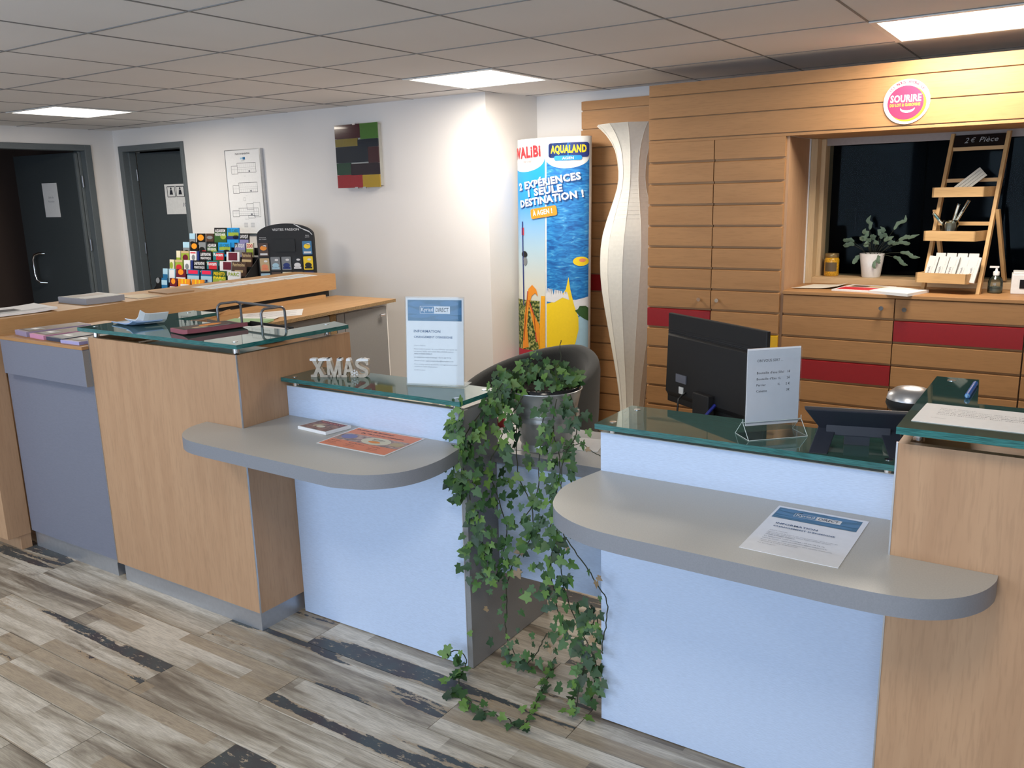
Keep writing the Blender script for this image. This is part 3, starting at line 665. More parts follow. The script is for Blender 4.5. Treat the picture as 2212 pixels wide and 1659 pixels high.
# small white boxes standing in the lowest tray
box_lbl = ['white toiletry box at the window end of the lowest ladder tray', 'white toiletry box second in the lowest ladder tray', 'white toiletry box in the middle of the lowest ladder tray', 'white toiletry box tilted near the chalk side of the lowest tray', 'white toiletry box half hidden by the ladder rail']
for i in range(5):
    x = -0.118+0.048*i; p = lad(x, -0.052+0.004*(i % 2), 0.062)
    mb = MB(); tilt = math.radians(-24); L = 0.13; wbx = 0.043; t_ = 0.016
    mb.mat(M_boxcard).box(0, wbx, 0, t_, 0, L)
    A = Art(0.0004); A.ell(0.013, 0.020, 0.009, 0.009, KB2, 16).layer(); A.ell(0.013, 0.020, 0.0065, 0.0065, PW, 16).layer(); A.text('m', 0.013, 0.017, 0.006, KB2, align='c')
    A.text('fresh', 0.018, 0.034, 0.010, INKG, rot=PI/2, w=0.040); A.text('dentifrice brosse', 0.027, 0.030, 0.003, INKL, rot=PI/2, w=0.045); A.text('hygiène bucco dentaire', 0.033, 0.084, 0.0028, INKL, rot=PI/2, w=0.034)
    A.put(mb, lambda u, v, d_: (u, -0.0002-d_, v)); mb.xf(Matrix.Rotation(0.10 if i != 3 else 0.16, 4, 'Y') @ Matrix.Rotation(tilt, 4, 'X'))
    single('toiletry_box', mb, M_paper, box_lbl[i], 'box', p, math.radians(-9), 'toiletry boxes in the lowest ladder tray')
for i in range(4):
    p = lad(-0.085+0.05*i, -0.018, 0.066); mb = MB().mat(M_boxcard).box(0, 0.044, 0, 0.012, 0, 0.135); mb.xf(Matrix.Rotation(math.radians(-20), 4, 'X'))
    single('toiletry_box', mb, M_paper, 'plain white toiletry box in the back row of the lowest ladder tray', 'box', p, math.radians(-9), 'back row of toiletry boxes')
# packed combs in the top tray
mb = MB().mat(flat('comb_plastic', 206, 200, 184, 0.4))
for j in range(4): mb.box(0.014*j, 0.014*j+0.011, 0, 0.005, 0, 0.135)
mb.box(0, 0.053, 0.005, 0.007, 0, 0.14); mb.xf(Matrix.Rotation(math.radians(48), 4, 'Y') @ Matrix.Rotation(math.radians(-12), 4, 'X'))
single('comb_pack', mb, M_white, 'clear pack of pale combs leaning across the top ladder tray', 'pack', lad(-0.062, railpt(0.49)-0.045, 0.512), math.radians(-9))
# jar with toothbrushes in the middle tray
jr = thing('toothbrush_jar', 'small glass jar standing in the middle ladder tray', 'jar', lad(-0.045, railpt(0.28)-0.035, 0.259), 0)
m = MB().mat(M_bottle); m.lathe([(0.0, 0.002), (0.036, 0.002), (0.038, 0.01), (0.038, 0.075), (0.033, 0.085), (0.033, 0.092), (0.030, 0.092), (0.030, 0.082), (0.034, 0.072), (0.034, 0.012), (0.0, 0.008)], 24); part('glass', m, M_bottle, jr)
m = MB().mat(plain('foil_paper', (0.35, 0.27, 0.20, 1), 0.4)); m.lathe([(0.030, 0.012), (0.032, 0.05), (0.031, 0.078)], 10, smooth=False); part('foil_liner', m, M_paper, jr)
for (dx, dz, hd, lb) in ((-0.085, 0.125, PTEA, 'teal and white wrapped toothbrush leaning out of the glass jar'), (0.03, 0.17, PW, 'clear wrapped toothbrush standing up in the glass jar'), (0.075, 0.185, PBLK, 'wrapped toothbrush with dark handle leaning toward the ladder rail')):
    b0 = lad(-0.045, railpt(0.28)-0.035, 0.29); b1 = lad(-0.045+dx, railpt(0.28)-0.03, 0.26+dz)
    mb = MB().mat(M_bottle); mb.tube([b0+(b1-b0)*0.2, b0+(b1-b0)*0.7, b1], 0.008, 6); mb.mat(hd); mb.tube([b0+(b1-b0)*0.66, b1-(b1-b0)*0.06], 0.0055, 6); mb.mat(M_white); mb.tube([b0, b0+(b1-b0)*0.66], 0.003, 6)
    single('toothbrush', mb, M_white, lb, 'toothbrush', (0, 0, 0), 0)
# honey coloured jar
jr = thing('sweets_jar', 'glass jar of amber beads with a metal lid on the pine sill', 'jar', (-1.178, 5.045, 1.1042))
m = MB(); m.lathe([(0, 0.0), (0.036, 0.0), (0.040, 0.006), (0.040, 0.092), (0.034, 0.106), (0, 0.106)], 24); part('jar_body', m, M_honey, jr)
m = MB(); m.lathe([(0.036, 0.104), (0.037, 0.106), (0.037, 0.124), (0.035, 0.127), (0, 0.127)], 24); part('lid', m, plain('brass_lid', (0.30, 0.22, 0.10, 1), 0.3, 0.6), jr)
mb = MB().mat(flat('jar_label', 96, 82, 60)); pts = []
for i in range(9): a = -PI/2-0.75+1.7*i/8; pts.append((0.0405*math.cos(a), 0.0405*math.sin(a)))
mb.add([(x, y, 0.028) for x, y in pts]+[(x, y, 0.078) for x, y in pts], [(i, i+1, 10+i, 9+i) for i in range(8)])
part('jar_label', mb, PBRN, jr)
# fern in a white pot
fp = thing('potted_fern', 'blue green fern in a small white pot on the pine sill', 'plant', (-0.966, 5.04, 1.1042))
m = MB(); m.lathe([(0, 0), (0.046, 0), (0.048, 0.004), (0.064, 0.128), (0.062, 0.130), (0.060, 0.128), (0.056, 0.112), (0, 0.112)], 32); part('pot', m, M_ceramic, fp)
m = MB(); m.lathe([(0.0565, 0.113), (0.0, 0.117)], 20); part('soil', m, M_soil, fp)
def frond(pts, wd, n=9, fold=0.25):
    """wavy leaf blade along a path"""
    P_ = [Vector(p) for p in pts]; out = MB(); L_ = []; 
    def at(t):
        s_ = t*(len(P_)-1); i = min(int(s_), len(P_)-2); return P_[i].lerp(P_[i+1], s_-i)
    for i in range(n+1):
        t = i/n; p = at(t); d_ = (at(min(1, t+0.05))-at(max(0, t-0.05))).normalized(); sd = d_.cross(Vector((0, 1, 0.2))).normalized() if abs(d_.y) < 0.95 else Vector((1, 0, 0))
        ww = wd*math.sin(PI*min(1, 0.12+0.86*t))**0.7*(1.0 if i % 2 else 0.72); nrm = sd.cross(d_); L_ += [p-sd*ww+nrm*ww*fold, p, p+sd*ww+nrm*ww*fold]
    fs = []
    for i in range(n): b = i*3; fs += [(b, b+1, b+4, b+3), (b+1, b+2, b+5, b+4)]
    out.add(L_, fs, True); return out
fr_specs = [(-0.155, -0.03, 0.045, 0.014), (-0.165, 0.0, 0.075, 0.012), (-0.10, -0.02, -0.06, 0.014), (-0.035, 0.0, 0.20, 0.012), (-0.06, -0.03, 0.09, 0.018), (0.0, -0.03, 0.10, 0.018), (0.03, -0.05, 0.06, 0.016), (0.07, -0.02, 0.11, 0.013),
            (0.17, 0.0, 0.20, 0.011), (0.13, -0.02, 0.06, 0.014), (0.20, -0.02, 0.06, 0.012), (0.22, -0.03, 0.10, 0.013), (0.19, -0.06, -0.06, 0.013), (0.24, -0.03, -0.02, 0.013), (0.055, -0.08, -0.05, 0.012), (0.03, -0.075, -0.08, 0.011), (-0.03, -0.06, 0.05, 0.017), (0.05, 0.01, 0.14, 0.014), (-0.05, -0.02, 0.13, 0.014), (0.10, -0.04, 0.09, 0.014), (-0.02, -0.05, 0.08, 0.016)]
for (dx, dy, dz, wd) in fr_specs:
    st = Vector((dx*0.12, dy*0.15, 0.115)); en = Vector((dx, dy, 0.13+dz)); knee = st.lerp(en, 0.55)+Vector((0, 0, 0.025)); wob = rnd.uniform(-0.02, 0.02)
    m = MB(); m.tube([st, st.lerp(knee, 0.5)+Vector((0, 0, 0.008)), knee], 0.0011, 5); part('stem', m, M_stem, fp)
    part('frond', frond([knee, knee.lerp(en, 0.35)+Vector((wob*0.5, 0, 0.008)), knee.lerp(en, 0.7)+Vector((-wob*0.4, 0, -0.004)), en+Vector((wob, 0, 0.004))], wd*1.0), M_fern, fp)
# papers on the worktop
def sheet(name, pts, th, mat, label, cat, curl=0.0, art=None, group=None, n=6):
    """a sheet or booklet lying flat: four corners (x,y,z), thickness, one raised edge"""
    p = [Vector(q) for q in pts]; mb = MB().mat(mat); vs = []
    for j in range(n+1):
        for i in range(n+1):
            u, v = i/n, j/n; q = p[0].lerp(p[1], u).lerp(p[3].lerp(p[2], u), v); q.z += curl*(max(0, u-0.6)**2*2.2+max(0, 0.3-v)**2*1.5); vs.append(q)
    N = (n+1)**2; tp = [q+Vector((0, 0, th)) for q in vs]; fs = []; side = []
    for j in range(n):
        for i in range(n): a = j*(n+1)+i; fs.append((N+a, N+a+1, N+a+n+2, N+a+n+1)); fs.append((a, a+n+1, a+n+2, a+1))
    for i in range(n):
        fs.append((i, i+1, N+i+1, N+i)); a = n*(n+1)+i; fs.append((a+1, a, N+a, N+a+1))
        a = i*(n+1); fs.append((a+n+1, a, N+a, N+a+n+1)); a = i*(n+1)+n; fs.append((a, a+n+1, N+a+n+1, N+a))
    mb.add(vs+tp, fs)
    if art and curl: art.slice_u(1/n, True)
    if art:
        def fn(u, v, d_):
            q = p[0].lerp(p[1], u).lerp(p[3].lerp(p[2], u), v); q.z += th+0.0003+d_+curl*(max(0, u-0.6)**2*2.2+max(0, 0.3-v)**2*1.5)+(0.0006 if curl else 0); return q
        art.put(mb, fn)
    return single(name, mb, mat, label, cat, (0, 0, 0), 0, group)
zt = 1.0682
sheet('paper_sheet', [(-1.290, 4.66, zt), (-1.075, 4.70, zt), (-1.06, 4.93, zt), (-1.235, 4.90, zt)], 0.0015, M_papercream, 'cream sheet of paper on the worktop below the amber jar', 'paper', 0.03)
A = Art(0.0003); A.rect(0.05, 0.1, 0.95, 0.55, PRED); A.rect(0.1, 0.6, 0.9, 0.9, PTAN); A.layer(); A.rect(0.15, 0.62, 0.5, 0.85, PBRN)
sheet('magazine', [(-1.075, 4.63, zt), (-0.86, 4.60, zt), (-0.80, 4.86, zt), (-1.03, 4.90, zt)], 0.008, M_paper, 'red and tan magazine on the worktop below the fern', 'magazine', 0.0, A)
sheet('document_stack', [(-0.885, 4.585, zt), (-0.69, 4.50, zt+0.0), (-0.625, 4.71, zt), (-0.82, 4.80, zt)], 0.014, M_paper, 'stack of white documents overhanging the worktop edge', 'papers', 0.0)
gb = thing('gel_bottle', 'clear pump bottle of hand gel beside the ladder foot', 'bottle', (-0.345, 4.80, 1.0682))
m = MB(); m.lathe([(0, 0), (0.030, 0), (0.033, 0.006), (0.033, 0.055), (0.026, 0.075), (0.013, 0.083), (0.013, 0.088), (0, 0.088)], 24); part('bottle_body', m, M_bottle, gb)
m = MB(); m.lathe([(0, 0.003), (0.029, 0.003), (0.031, 0.012), (0.031, 0.030), (0, 0.030)], 20); part('gel', m, flat('clear_gel', 150, 160, 150, 0.2), gb)
m = MB(); m.lathe([(0.014, 0.086), (0.014, 0.104), (0.006, 0.108), (0.005, 0.125), (0, 0.125)], 16); m.box(-0.030, 0.010, -0.006, 0.006, 0.122, 0.131); part('pump', m, M_white, gb)
bx = thing('card_terminal_box', 'white box with a black display window beside the gel bottle', 'box', (-0.195, 4.83, 1.0682), math.radians(4))
part('box_body', B(-0.085, 0.12, -0.05, 0.07, 0, 0.095), M_white, bx, bv=0.004); part('display', B(-0.05, 0.11, -0.0525, -0.050, 0.028, 0.070), M_blackgloss, bx); part('lid', B(-0.08, 0.12, -0.045, 0.07, 0.0952, 0.106), M_white, bx, bv=0.003)

# ================================================================ DESKS
def standoff(parent, x, y, z0, z1):
    m = MB(); m.cyl((x, y, z0), (x, y, z1), 0.012, 18); m.cyl((x, y, z1+0.0152), (x, y, z1+0.0162), 0.010, 16); part('standoff', m, M_chrome, parent)
def slab(name, pts, z0, z1, label, offs, zb):
    t = thing(name, label, 'glass top', (0, 0, 0))
    m = MB().mat(M_glass); m.prism(pts, z0, z1, side=M_edge); part('glass', m, M_glass, t, bv=None)
    m = MB().mat(M_edge); n = len(pts)        # bright polished arris along the edge
    for x, y in offs: standoff(t, x, y, zb, z0)
    return t
# beech tower between the long counter and the low desk
tw = thing('reception_tower', 'tall beech reception tower with aluminium plinth and glass top', 'reception desk', (0, 0, 0))
TX0, TX1, TY0, TY1 = -3.362, -2.445, 1.93, 2.495
part('front_panel', B(TX0, TX1-0.001, TY0, TY0+0.02, 0.085, 1.072), M_beech_z, tw)
part('side_panel', B(TX1-0.02, TX1, TY0+0.001, TY1, 0.085, 1.072), M_beech_z, tw)
part('side_panel', B(TX0, TX0+0.02, TY0+0.02, TY1, 0.085, 1.072), M_beech_z, tw)
part('rear_panel', B(TX0+0.02, TX1-0.02, TY1-0.02, TY1, 0.0, 1.03), M_beech_z, tw)
part('edge_strip', B(TX1-0.003, TX1+0.001, TY0-0.002, TY0+0.003, 0.085, 1.073), M_alu, tw)
part('edge_strip', B(TX0-0.001, TX0+0.003, TY0-0.002, TY0+0.003, 0.085, 1.073), M_alu, tw)
part('inner_shelf', B(TX0+0.02, TX1-0.02, TY0+0.02, TY1-0.02, 1.020, 1.036), M_beech_x, tw)
part('plinth', B(-3.344, -2.469, 1.949, 2.49, 0.0, 0.0845), M_alu_plinth, tw)
part('plinth_gap', B(-3.404, -3.3445, 1.99, 2.4, 0.0, 0.08), M_black, tw)
slab('tower_glass', [(-3.388, 1.905), (-2.408, 1.905), (-2.385, 2.43), (-2.505, 2.475), (-2.515, 2.235), (-3.21, 2.235), (-3.222, 2.46), (-3.388, 2.46)], 1.100, 1.115,
     'U shaped green edged glass top on the beech tower', [(-3.34, 1.955), (-2.475, 1.955), (-2.475, 2.40), (-3.34, 2.40)], 1.0725)
# newspaper recess
rc = thing('newspaper_unit', 'grey blue newspaper unit wedged between counter and tower', 'cabinet', (0, 0, 0))
part('front_panel', B(-4.08, -3.365, 1.940, 1.96, 0.0855, 0.90), M_greyblue, rc)
part('box_front', B(-4.02, -3.366, 1.90, 1.9395, 0.868, 1.022), M_greyblue, rc, bv=0.001)
part('shelf', B(-4.05, -3.366, 1.90, 2.42, 1.0225, 1.036), M_beech_x, rc)
part('plinth', B(-4.08, -3.41, 1.955, 2.2, 0.0, 0.085), M_alu_plinth, rc)
part('side_cheek', B(-3.3655, -3.3635, 1.9, 1.938, 0.868, 1.02), M_greydk, rc)
for i, (x, y, r, c1, c2, lb) in enumerate([(-3.93, 1.95, 0.35, flat('lilac_edges', 150, 138, 165), PBRN, 'lilac edged stack of brochures at the counter end of the newspaper shelf'), (-3.77, 1.935, 0.30, flat('pink_edges', 200, 140, 170), PBRN, 'pink edged brochure stack on the newspaper shelf'),
                                           (-3.62, 1.93, 0.26, flat('slate_edges', 60, 66, 84), PGRY, 'dark blue brochure stack on the newspaper shelf'), (-3.485, 1.92, 0.22, flat('pale_lilac_edges', 165, 160, 205), PBRN, 'pale lilac brochure stack beside the tower panel')]):
    A = Art(0.0003); A.rect(0.03, 0.05, 0.97, 0.97, c2).layer(); A.rect(0.1, 0.5, 0.9, 0.85, PBRN); A.rect(0.15, 0.1, 0.7, 0.35, PGRY).layer(); A.rect(0.2, 0.2, 0.6, 0.28, PW)
    w_ = 0.135; p = Vector((x, y, 1.0362)); c_, s_ = math.cos(0.12), math.sin(0.12); r2 = math.radians(-8+3*i)
    ex = Vector((math.cos(r2), math.sin(r2), 0))*w_; ey = Vector((-math.sin(r2), math.cos(r2), 0))*0.28
    sheet('brochure_stack', [p-ex/2, p+ex/2, p+ex/2+ey, p-ex/2+ey], 0.022-0.003*i, c1, lb, 'brochures', 0.0, A, n=3)
# long counter running away from the camera
ct = thing('long_counter', 'long raised beech counter ledge running back to the white wall', 'counter', (0, 0, 0))
m = MB(); m.prism([(-4.083, 1.70), (-4.262, 4.25), (-4.66, 4.25), (-4.52, 1.70)], 0.992, 1.100); part('ledge', m, M_beech_y, ct, bv=0.0015)
m = MB(); m.prism([(-4.34, 1.96), (-4.48, 4.20), (-4.56, 4.20), (-4.42, 1.96)], 0.0, 0.992); part('support_panel', m, M_beech_z, ct)
m = MB(); m.prism([(-4.16, 2.62), (-4.285, 4.20), (-4.34, 4.20), (-4.30, 2.62)], 0.9505, 0.9915); part('gap_shade_strip', m, M_black, ct)  # black strip put in to stand for the shade under the ledge
m = MB(); m.box(-4.36, -4.088, 1.83, 1.938, 0.07, 0.9915); m.box(-4.34, -4.092, 1.888, 1.938, 0.0, 0.07); part('leg', m, M_beech_z, ct, bv=0.001)
# beech return desk behind it
ds = thing('return_desk', 'beech topped return desk with a raw chipboard edge below the counter ledge', 'desk', (0, 0, 0))
m = MB().mat(M_beech_y); m.prism([(-4.27, 2.55), (-3.60, 2.55), (-3.73, 4.25), (-4.27, 4.25)], 0.930, 0.950, side=M_chip); part('desk_top', m, M_beech_y, ds)
m = MB(); m.prism([(-4.135, 2.6), (-4.11, 2.6), (-4.215, 4.1), (-4.24, 4.1)], 0.9505, 0.972); part('upstand', m, M_beech_y, ds)
uc = thing('under_desk_cabinet', 'dark grey cabinet with a chrome knob under the beech return desk', 'cabinet', (0, 0, 0))
part('carcass', B(-4.2, -3.765, 2.60, 4.20, 0.0, 0.925), M_white, uc)
for a, b in ((2.62, 3.66), (3.72, 3.785), (3.79, 4.17)):
    d = part('door', B(-3.7645, -3.745, a, b, 0.06, 0.912), M_greydk, uc, bv=0.001)
    if a > 3.78: kb = MB(); kb.cyl((-3.745, 4.115, 0.862), (-3.715, 4.115, 0.862), 0.005, 10); kb.cyl((-3.722, 4.125, 0.862), (-3.722, 4.085, 0.862), 0.009, 14); part('knob', kb, M_chrome, d)
part('chip_edge', B(-3.7648, -3.745, 3.665, 3.715, 0.06, 0.915), M_chip, uc)

def rounded_shelf(pts, name, label, z0=0.762, z1=0.807):
    m = MB().mat(M_grey); m.prism(pts, z0, z1, side=M_greyedge, smooth=True)
    o = single(name, m, M_grey, label, 'shelf'); bevel(o, 0.0012, 2); return o
def smooth_path(ctrl, n=8):
    out = []; N = len(ctrl)
    for i in range(N-1):
        p0, p1, p2, p3 = ctrl[max(i-1, 0)], ctrl[i], ctrl[i+1], ctrl[min(i+2, N-1)]
        for j in range(n):
            t = j/n; out.append(tuple(0.5*((2*p1[k])+(-p0[k]+p2[k])*t+(2*p0[k]-5*p1[k]+4*p2[k]-p3[k])*t*t+(-p0[k]+3*p1[k]-3*p2[k]+p3[k])*t**3) for k in (0, 1)))
    out.append(ctrl[-1]); return out
# low desk beside the tower
YL = 2.145
la = thing('low_desk', 'low reception desk with ribbed pale blue front beside the beech tower', 'reception desk', (0, 0, 0))
part('front_panel', B(-2.444, -1.640, YL, YL+0.02, 0.003, 0.920), M_blue, la)
part('side_panel', B(-1.6395, -1.620, YL, 2.64, 0.003, 0.735), M_greydk, la)
part('riser_side', B(-1.6395, -1.620, YL, 2.335, 0.7355, 0.920), M_greydk, la)
part('edge_strip', B(-1.6425, -1.6395, YL-0.001, YL+0.001, 0.003, 0.920), M_alu, la)
part('top_rim', B(-2.444, -1.62, YL-0.0005, YL+0.022, 0.9201, 0.9225), M_grey, la)
m = MB().mat(M_grey); m.prism([(-2.444, YL+0.021), (-1.641, YL+0.021), (-1.641, 2.95), (-2.444, 2.95)], 0.718, 0.7445); part('worktop', m, M_grey, la)
shp = [(-1.618, YL-0.0005), (-1.612, 2.11), (-1.59, 1.98), (-1.597, 1.88), (-1.632, 1.805), (-1.70, 1.748), (-1.80, 1.715)]
left_end = [(-2.40, 1.725), (-2.50, 1.735), (-2.58, 1.775), (-2.635, 1.85), (-2.645, 1.9295)]
pts = smooth_path(shp, 5)+smooth_path(left_end, 5)+[(-2.4435, 1.9285), (-2.4435, YL-0.0005)]
rounded_shelf(pts, 'visitor_shelf', 'rounded grey visitor shelf wrapping the corner of the beech tower')
slab('low_glass', [(-2.4435, 2.12), (-1.612, 2.115), (-1.612, 2.335), (-2.4435, 2.335)], 0.942, 0.957, 'green edged glass top carrying the wooden Christmas letters', [(-2.405, 2.155), (-1.655, 2.155), (-1.645, 2.30), (-2.405, 2.30)], 0.9228)
# worktop bridging the two desks
br = thing('bridge_desk', 'grey linking worktop with pale blue modesty panel between the two low desks', 'desk', (0, 0, 0))
m = MB().mat(M_grey); m.prism([(-1.6195, 2.309), (-1.1105, 2.309), (-1.1105, 2.68), (-1.6195, 2.68)], 0.703, 0.7445, side=M_greyedge); part('bridge_top', m, M_grey, br)
part('modesty_panel', B(-1.6195, -1.1105, 2.322, 2.34, 0.293, 0.7025), M_blue, br)
# low desk beside the second tower
YR = 2.118
ra = thing('low_desk', 'low reception desk with ribbed pale blue front below the drinks price sign', 'reception desk', (0, 0, 0))
part('front_panel', B(-1.109, -0.2905, YR, YR+0.02, 0.003, 0.924), M_blue, ra)
part('side_panel', B(-1.1095, -1.0895, YR+0.0202, 2.75, 0.003, 0.735), M_greydk, ra)
part('riser_side', B(-1.1095, -1.0895, YR+0.0202, 2.32, 0.7355, 0.924), M_greydk, ra)
part('top_rim', B(-1.109, -0.2905, YR-0.0005, YR+0.022, 0.9241, 0.9265), M_grey, ra)
part('worktop', B(-1.0885, -0.2905, YR+0.021, 2.98, 0.718, 0.7445), M_grey, ra)
shp = [(-1.1095, YR-0.0005), (-1.125, 2.03), (-1.132, 1.95), (-1.118, 1.88), (-1.085, 1.805), (-1.03, 1.752), (-0.95, 1.715), (-0.86, 1.702), (-0.75, 1.700)]
end = [(-0.36, 1.695), (-0.26, 1.70), (-0.19, 1.718), (-0.135, 1.758), (-0.10, 1.81), (-0.083, 1.865), (-0.081, 1.9045)]
pts = smooth_path(shp, 5)+smooth_path(end, 5)+[(-0.2895, 1.9045), (-0.2895, YR-0.0005)]
rounded_shelf(pts, 'visitor_shelf', 'rounded grey visitor shelf below the drinks price sign', 0.765, 0.810)
slab('low_glass', [(-1.113, 2.088), (-0.2895, 2.088), (-0.2895, 2.33), (-1.113, 2.33)], 0.942, 0.957, 'green edged glass top carrying the drinks sign and the black phone', [(-1.075, 2.128), (-0.34, 2.128), (-1.075, 2.29), (-0.34, 2.29)], 0.9268)
# second tower
t2 = thing('reception_tower', 'tall beech tower with a printed notice on its glass top', 'reception desk', (0, 0, 0))
part('front_panel', B(-0.289, 0.75, 1.905, 1.925, 0.003, 1.064), M_beech_z, t2)
part('side_panel', B(-0.289, -0.269, 1.9252, 2.42, 0.003, 1.064), M_beech_z, t2)
part('side_panel', B(0.73, 0.75, 1.9252, 2.42, 0.003, 1.064), M_beech_z, t2)
part('edge_strip', B(-0.292, -0.2885, 1.903, 1.9065, 0.003, 1.066), M_alu, t2)
part('inner_shelf', B(-0.269, 0.73, 1.9252, 2.15, 1.0, 1.016), M_beech_x, t2)
slab('tower_glass', [(-0.285, 1.843), (0.78, 1.843), (0.78, 2.127), (-0.165, 2.127), (-0.187, 2.40), (-0.284, 2.40)], 1.100, 1.115, 'L shaped green edged glass top on the tower with the pen', [(-0.255, 1.945), (-0.245, 2.36), (0.70, 1.95)], 1.0642)

# ================================================================ THINGS ON THE DESKS
ZG, ZT, ZL, ZW = 0.9573, 1.1153, 1.1003, 0.7448
SANS = dict()
def kyriad(A, W=0.21, H=0.297, banner=True):
    A.layer(1); A.rect(0.006, H-0.078, W-0.006, H-0.006, KB).layer()
    for i, (x, y, rx, ry) in enumerate([(0.04, H-0.02, 0.03, 0.010), (0.09, H-0.028, 0.04, 0.008), (0.16, H-0.018, 0.035, 0.009), (0.05, H-0.062, 0.04, 0.006), (0.15, H-0.066, 0.045, 0.007)]): A.ell(x, y, rx, ry, KB2, 14)
    A.poly([(0.008, H-0.03), (0.06, H-0.045), (0.10, H-0.036), (0.15, H-0.05), (W-0.006, H-0.03), (W-0.006, H-0.055), (0.10, H-0.06), (0.008, H-0.052)], KB2)
    A.layer(); A.frame(0.052, H-0.052, 0.104, H-0.028, 0.0012, PW); A.rect(0.104, H-0.053, 0.162, H-0.0275, PW); A.text('Kyriad', 0.078, H-0.045, 0.0125, PW, w=0.043, align='c', bold=0.012)
    A.layer(); A.text('DIRECT', 0.133, H-0.0465, 0.0135, INK, w=0.048, align='c', bold=0.02, shear=0.15)
    A.text('INFORMATION', 0.028, H-0.118, 0.0085, KTXT, w=0.098, bold=0.02); A.text("CHANGEMENT D'ENSEIGNE", 0.028, H-0.137, 0.0068, KTXT, w=0.142, bold=0.02)
    y = H-0.165
    for s_, b in (('Chers Clients,', 0), (None, 0), ("Nous avons le plaisir de vous informer qu'à partir du", 0), ("1er janvier 2020, votre hôtel BALLADINS devient", 0), ("l'hôtel KYRIAD DIRECT.", 0.02), (None, 0), ('Le téléphone reste inchangé : 05 53 68 79 76', 0.01), (None, 0),
                  ('Notre email : agen.castelculier@kyriaddirect.fr', 0.01), (None, 0), ("Pour toutes autres questions, nos agents d'accueils", 0), ('restent à votre disposition.', 0), (None, 0), ('La Direction.', 0)):
        if s_ is None: y -= 0.0035; continue
        A.text(s_, 0.028, y, 0.0036, INKG, bold=b, w=min(0.158, 0.0031*len(s_))); y -= 0.0085
    return A
def lay(name, corner, ex, ey, W, H, th, mat, art, label, cat, curl=0.0):
    """sheet lying flat, art in metres; corner = lower left, ex/ey unit axes"""
    c = Vector(corner); ex = Vector(ex).normalized(); ey = Vector(ey).normalized(); mb = MB().mat(mat)
    def P(u, v, z): q = c+ex*u+ey*v; q.z += z+curl*max(0, (u/W)-0.75)**2+curl*0.6*max(0, 0.2-v/H)**2; return q
    n = 8; top = []; bot = []
    for j in range(n+1):
        for i in range(n+1): top.append(P(W*i/n, H*j/n, th)); bot.append(P(W*i/n, H*j/n, 0))
    N = len(top); fs = []
    for j in range(n):
        for i in range(n): a = j*(n+1)+i; fs += [(a, a+1, a+n+2, a+n+1), (N+a, N+a+n+1, N+a+n+2, N+a+1)]
    for i in range(n):
        fs += [(N+i, N+i+1, i+1, i)]; a = n*(n+1)+i; fs += [(N+a+1, N+a, a, a+1)]; a = i*(n+1); fs += [(N+a+n+1, N+a, a, a+n+1)]; a = a+n; fs += [(N+a, N+a+n+1, a+n+1, a)]
    mb.add(top+bot, fs)
    if art: art.put(mb, lambda u, v, d_: P(u, v, th+0.0002+d_))
    return single(name, mb, mat, label, cat, (0, 0, 0), 0)
# laminated notice on the drinks side shelf
A = Art(0.00025); kyriad(A); A.rect(0.0, 0.0, 0.0, 0.0, PW) if False else None
lay('laminated_notice', (-0.583, 1.779, 0.8102), (1, -0.02, 0), (0.005, 1, 0), 0.216, 0.303, 0.0012, M_paperlam, A, 'laminated hotel notice with blue header lying on the visitor shelf', 'notice', 0.006)
# orange poster and brochure on the tower side shelf
A = Art(0.00025); W_, H_ = 0.303, 0.216
A.rect(0.006, 0.006, W_-0.006, H_-0.006, PORD).layer(); A.rect(0.008, 0.070, W_-0.008, 0.145, plain('print_food_photo', (0.42, 0.27, 0.20, 1), 0.4, noise=0.6, scale=60)).layer(); A.ell(0.05, 0.112, 0.032, 0.024, PLIL, 20); A.ell(0.175, 0.108, 0.060, 0.036, PCRM, 30).layer(); A.ell(0.175, 0.098, 0.026, 0.010, PORG, 16)
A.ell(0.265, 0.11, 0.028, 0.02, PTAN, 16)
A.text("Ouverture du Restaurant", 0.018, 0.186, 0.010, INK, w=0.17, bold=0.01, shear=0.2); A.text("De 19h à 21h sur réservation", 0.06, 0.160, 0.010, INK, w=0.19, bold=0.01, shear=0.2)
A.text('Restaurant', 0.175, 0.122, 0.008, INK, align='c', bold=0.01); A.text('traditionnel', 0.175, 0.110, 0.006, INK, align='c')
for i, (x, s_) in enumerate(((0.018, 'Menu du jour'), (0.10, 'Entrée Plat Dessert'), (0.20, 'Café offert'))): A.text(s_, x, 0.052, 0.006, INK); A.text('Formule midi', x, 0.036, 0.005, INK); A.text('du lundi au vendredi', x, 0.024, 0.004, INK)
lay('food_poster', (-2.070, 1.922, 0.8072), (1, -0.006, 0), (-0.05, 1, 0), W_, H_, 0.001, M_paper, A, 'orange restaurant poster lying on the grey visitor shelf', 'poster', 0.004)
A = Art(0.00025); A.rect(0.004, 0.004, 0.146, 0.101, plain('print_terracotta_photo', (0.30, 0.15, 0.09, 1), 0.5, noise=0.5, scale=70)).layer(); A.ell(0.08, 0.045, 0.045, 0.026, PTAN, 20); A.rect(0.02, 0.078, 0.14, 0.096, PMAR).layer(); A.text('RESTAURANT', 0.025, 0.082, 0.009, PORD, w=0.11, bold=0.02); A.ell(0.075, 0.04, 0.02, 0.012, PCRM, 12)
lay('restaurant_flyer_stack', (-2.262, 2.02, 0.8072), (1, -0.09, 0), (0.15, 1, 0), 0.152, 0.108, 0.011, M_paper, A, 'small stack of brown restaurant flyers on the grey visitor shelf', 'flyers', 0.010)
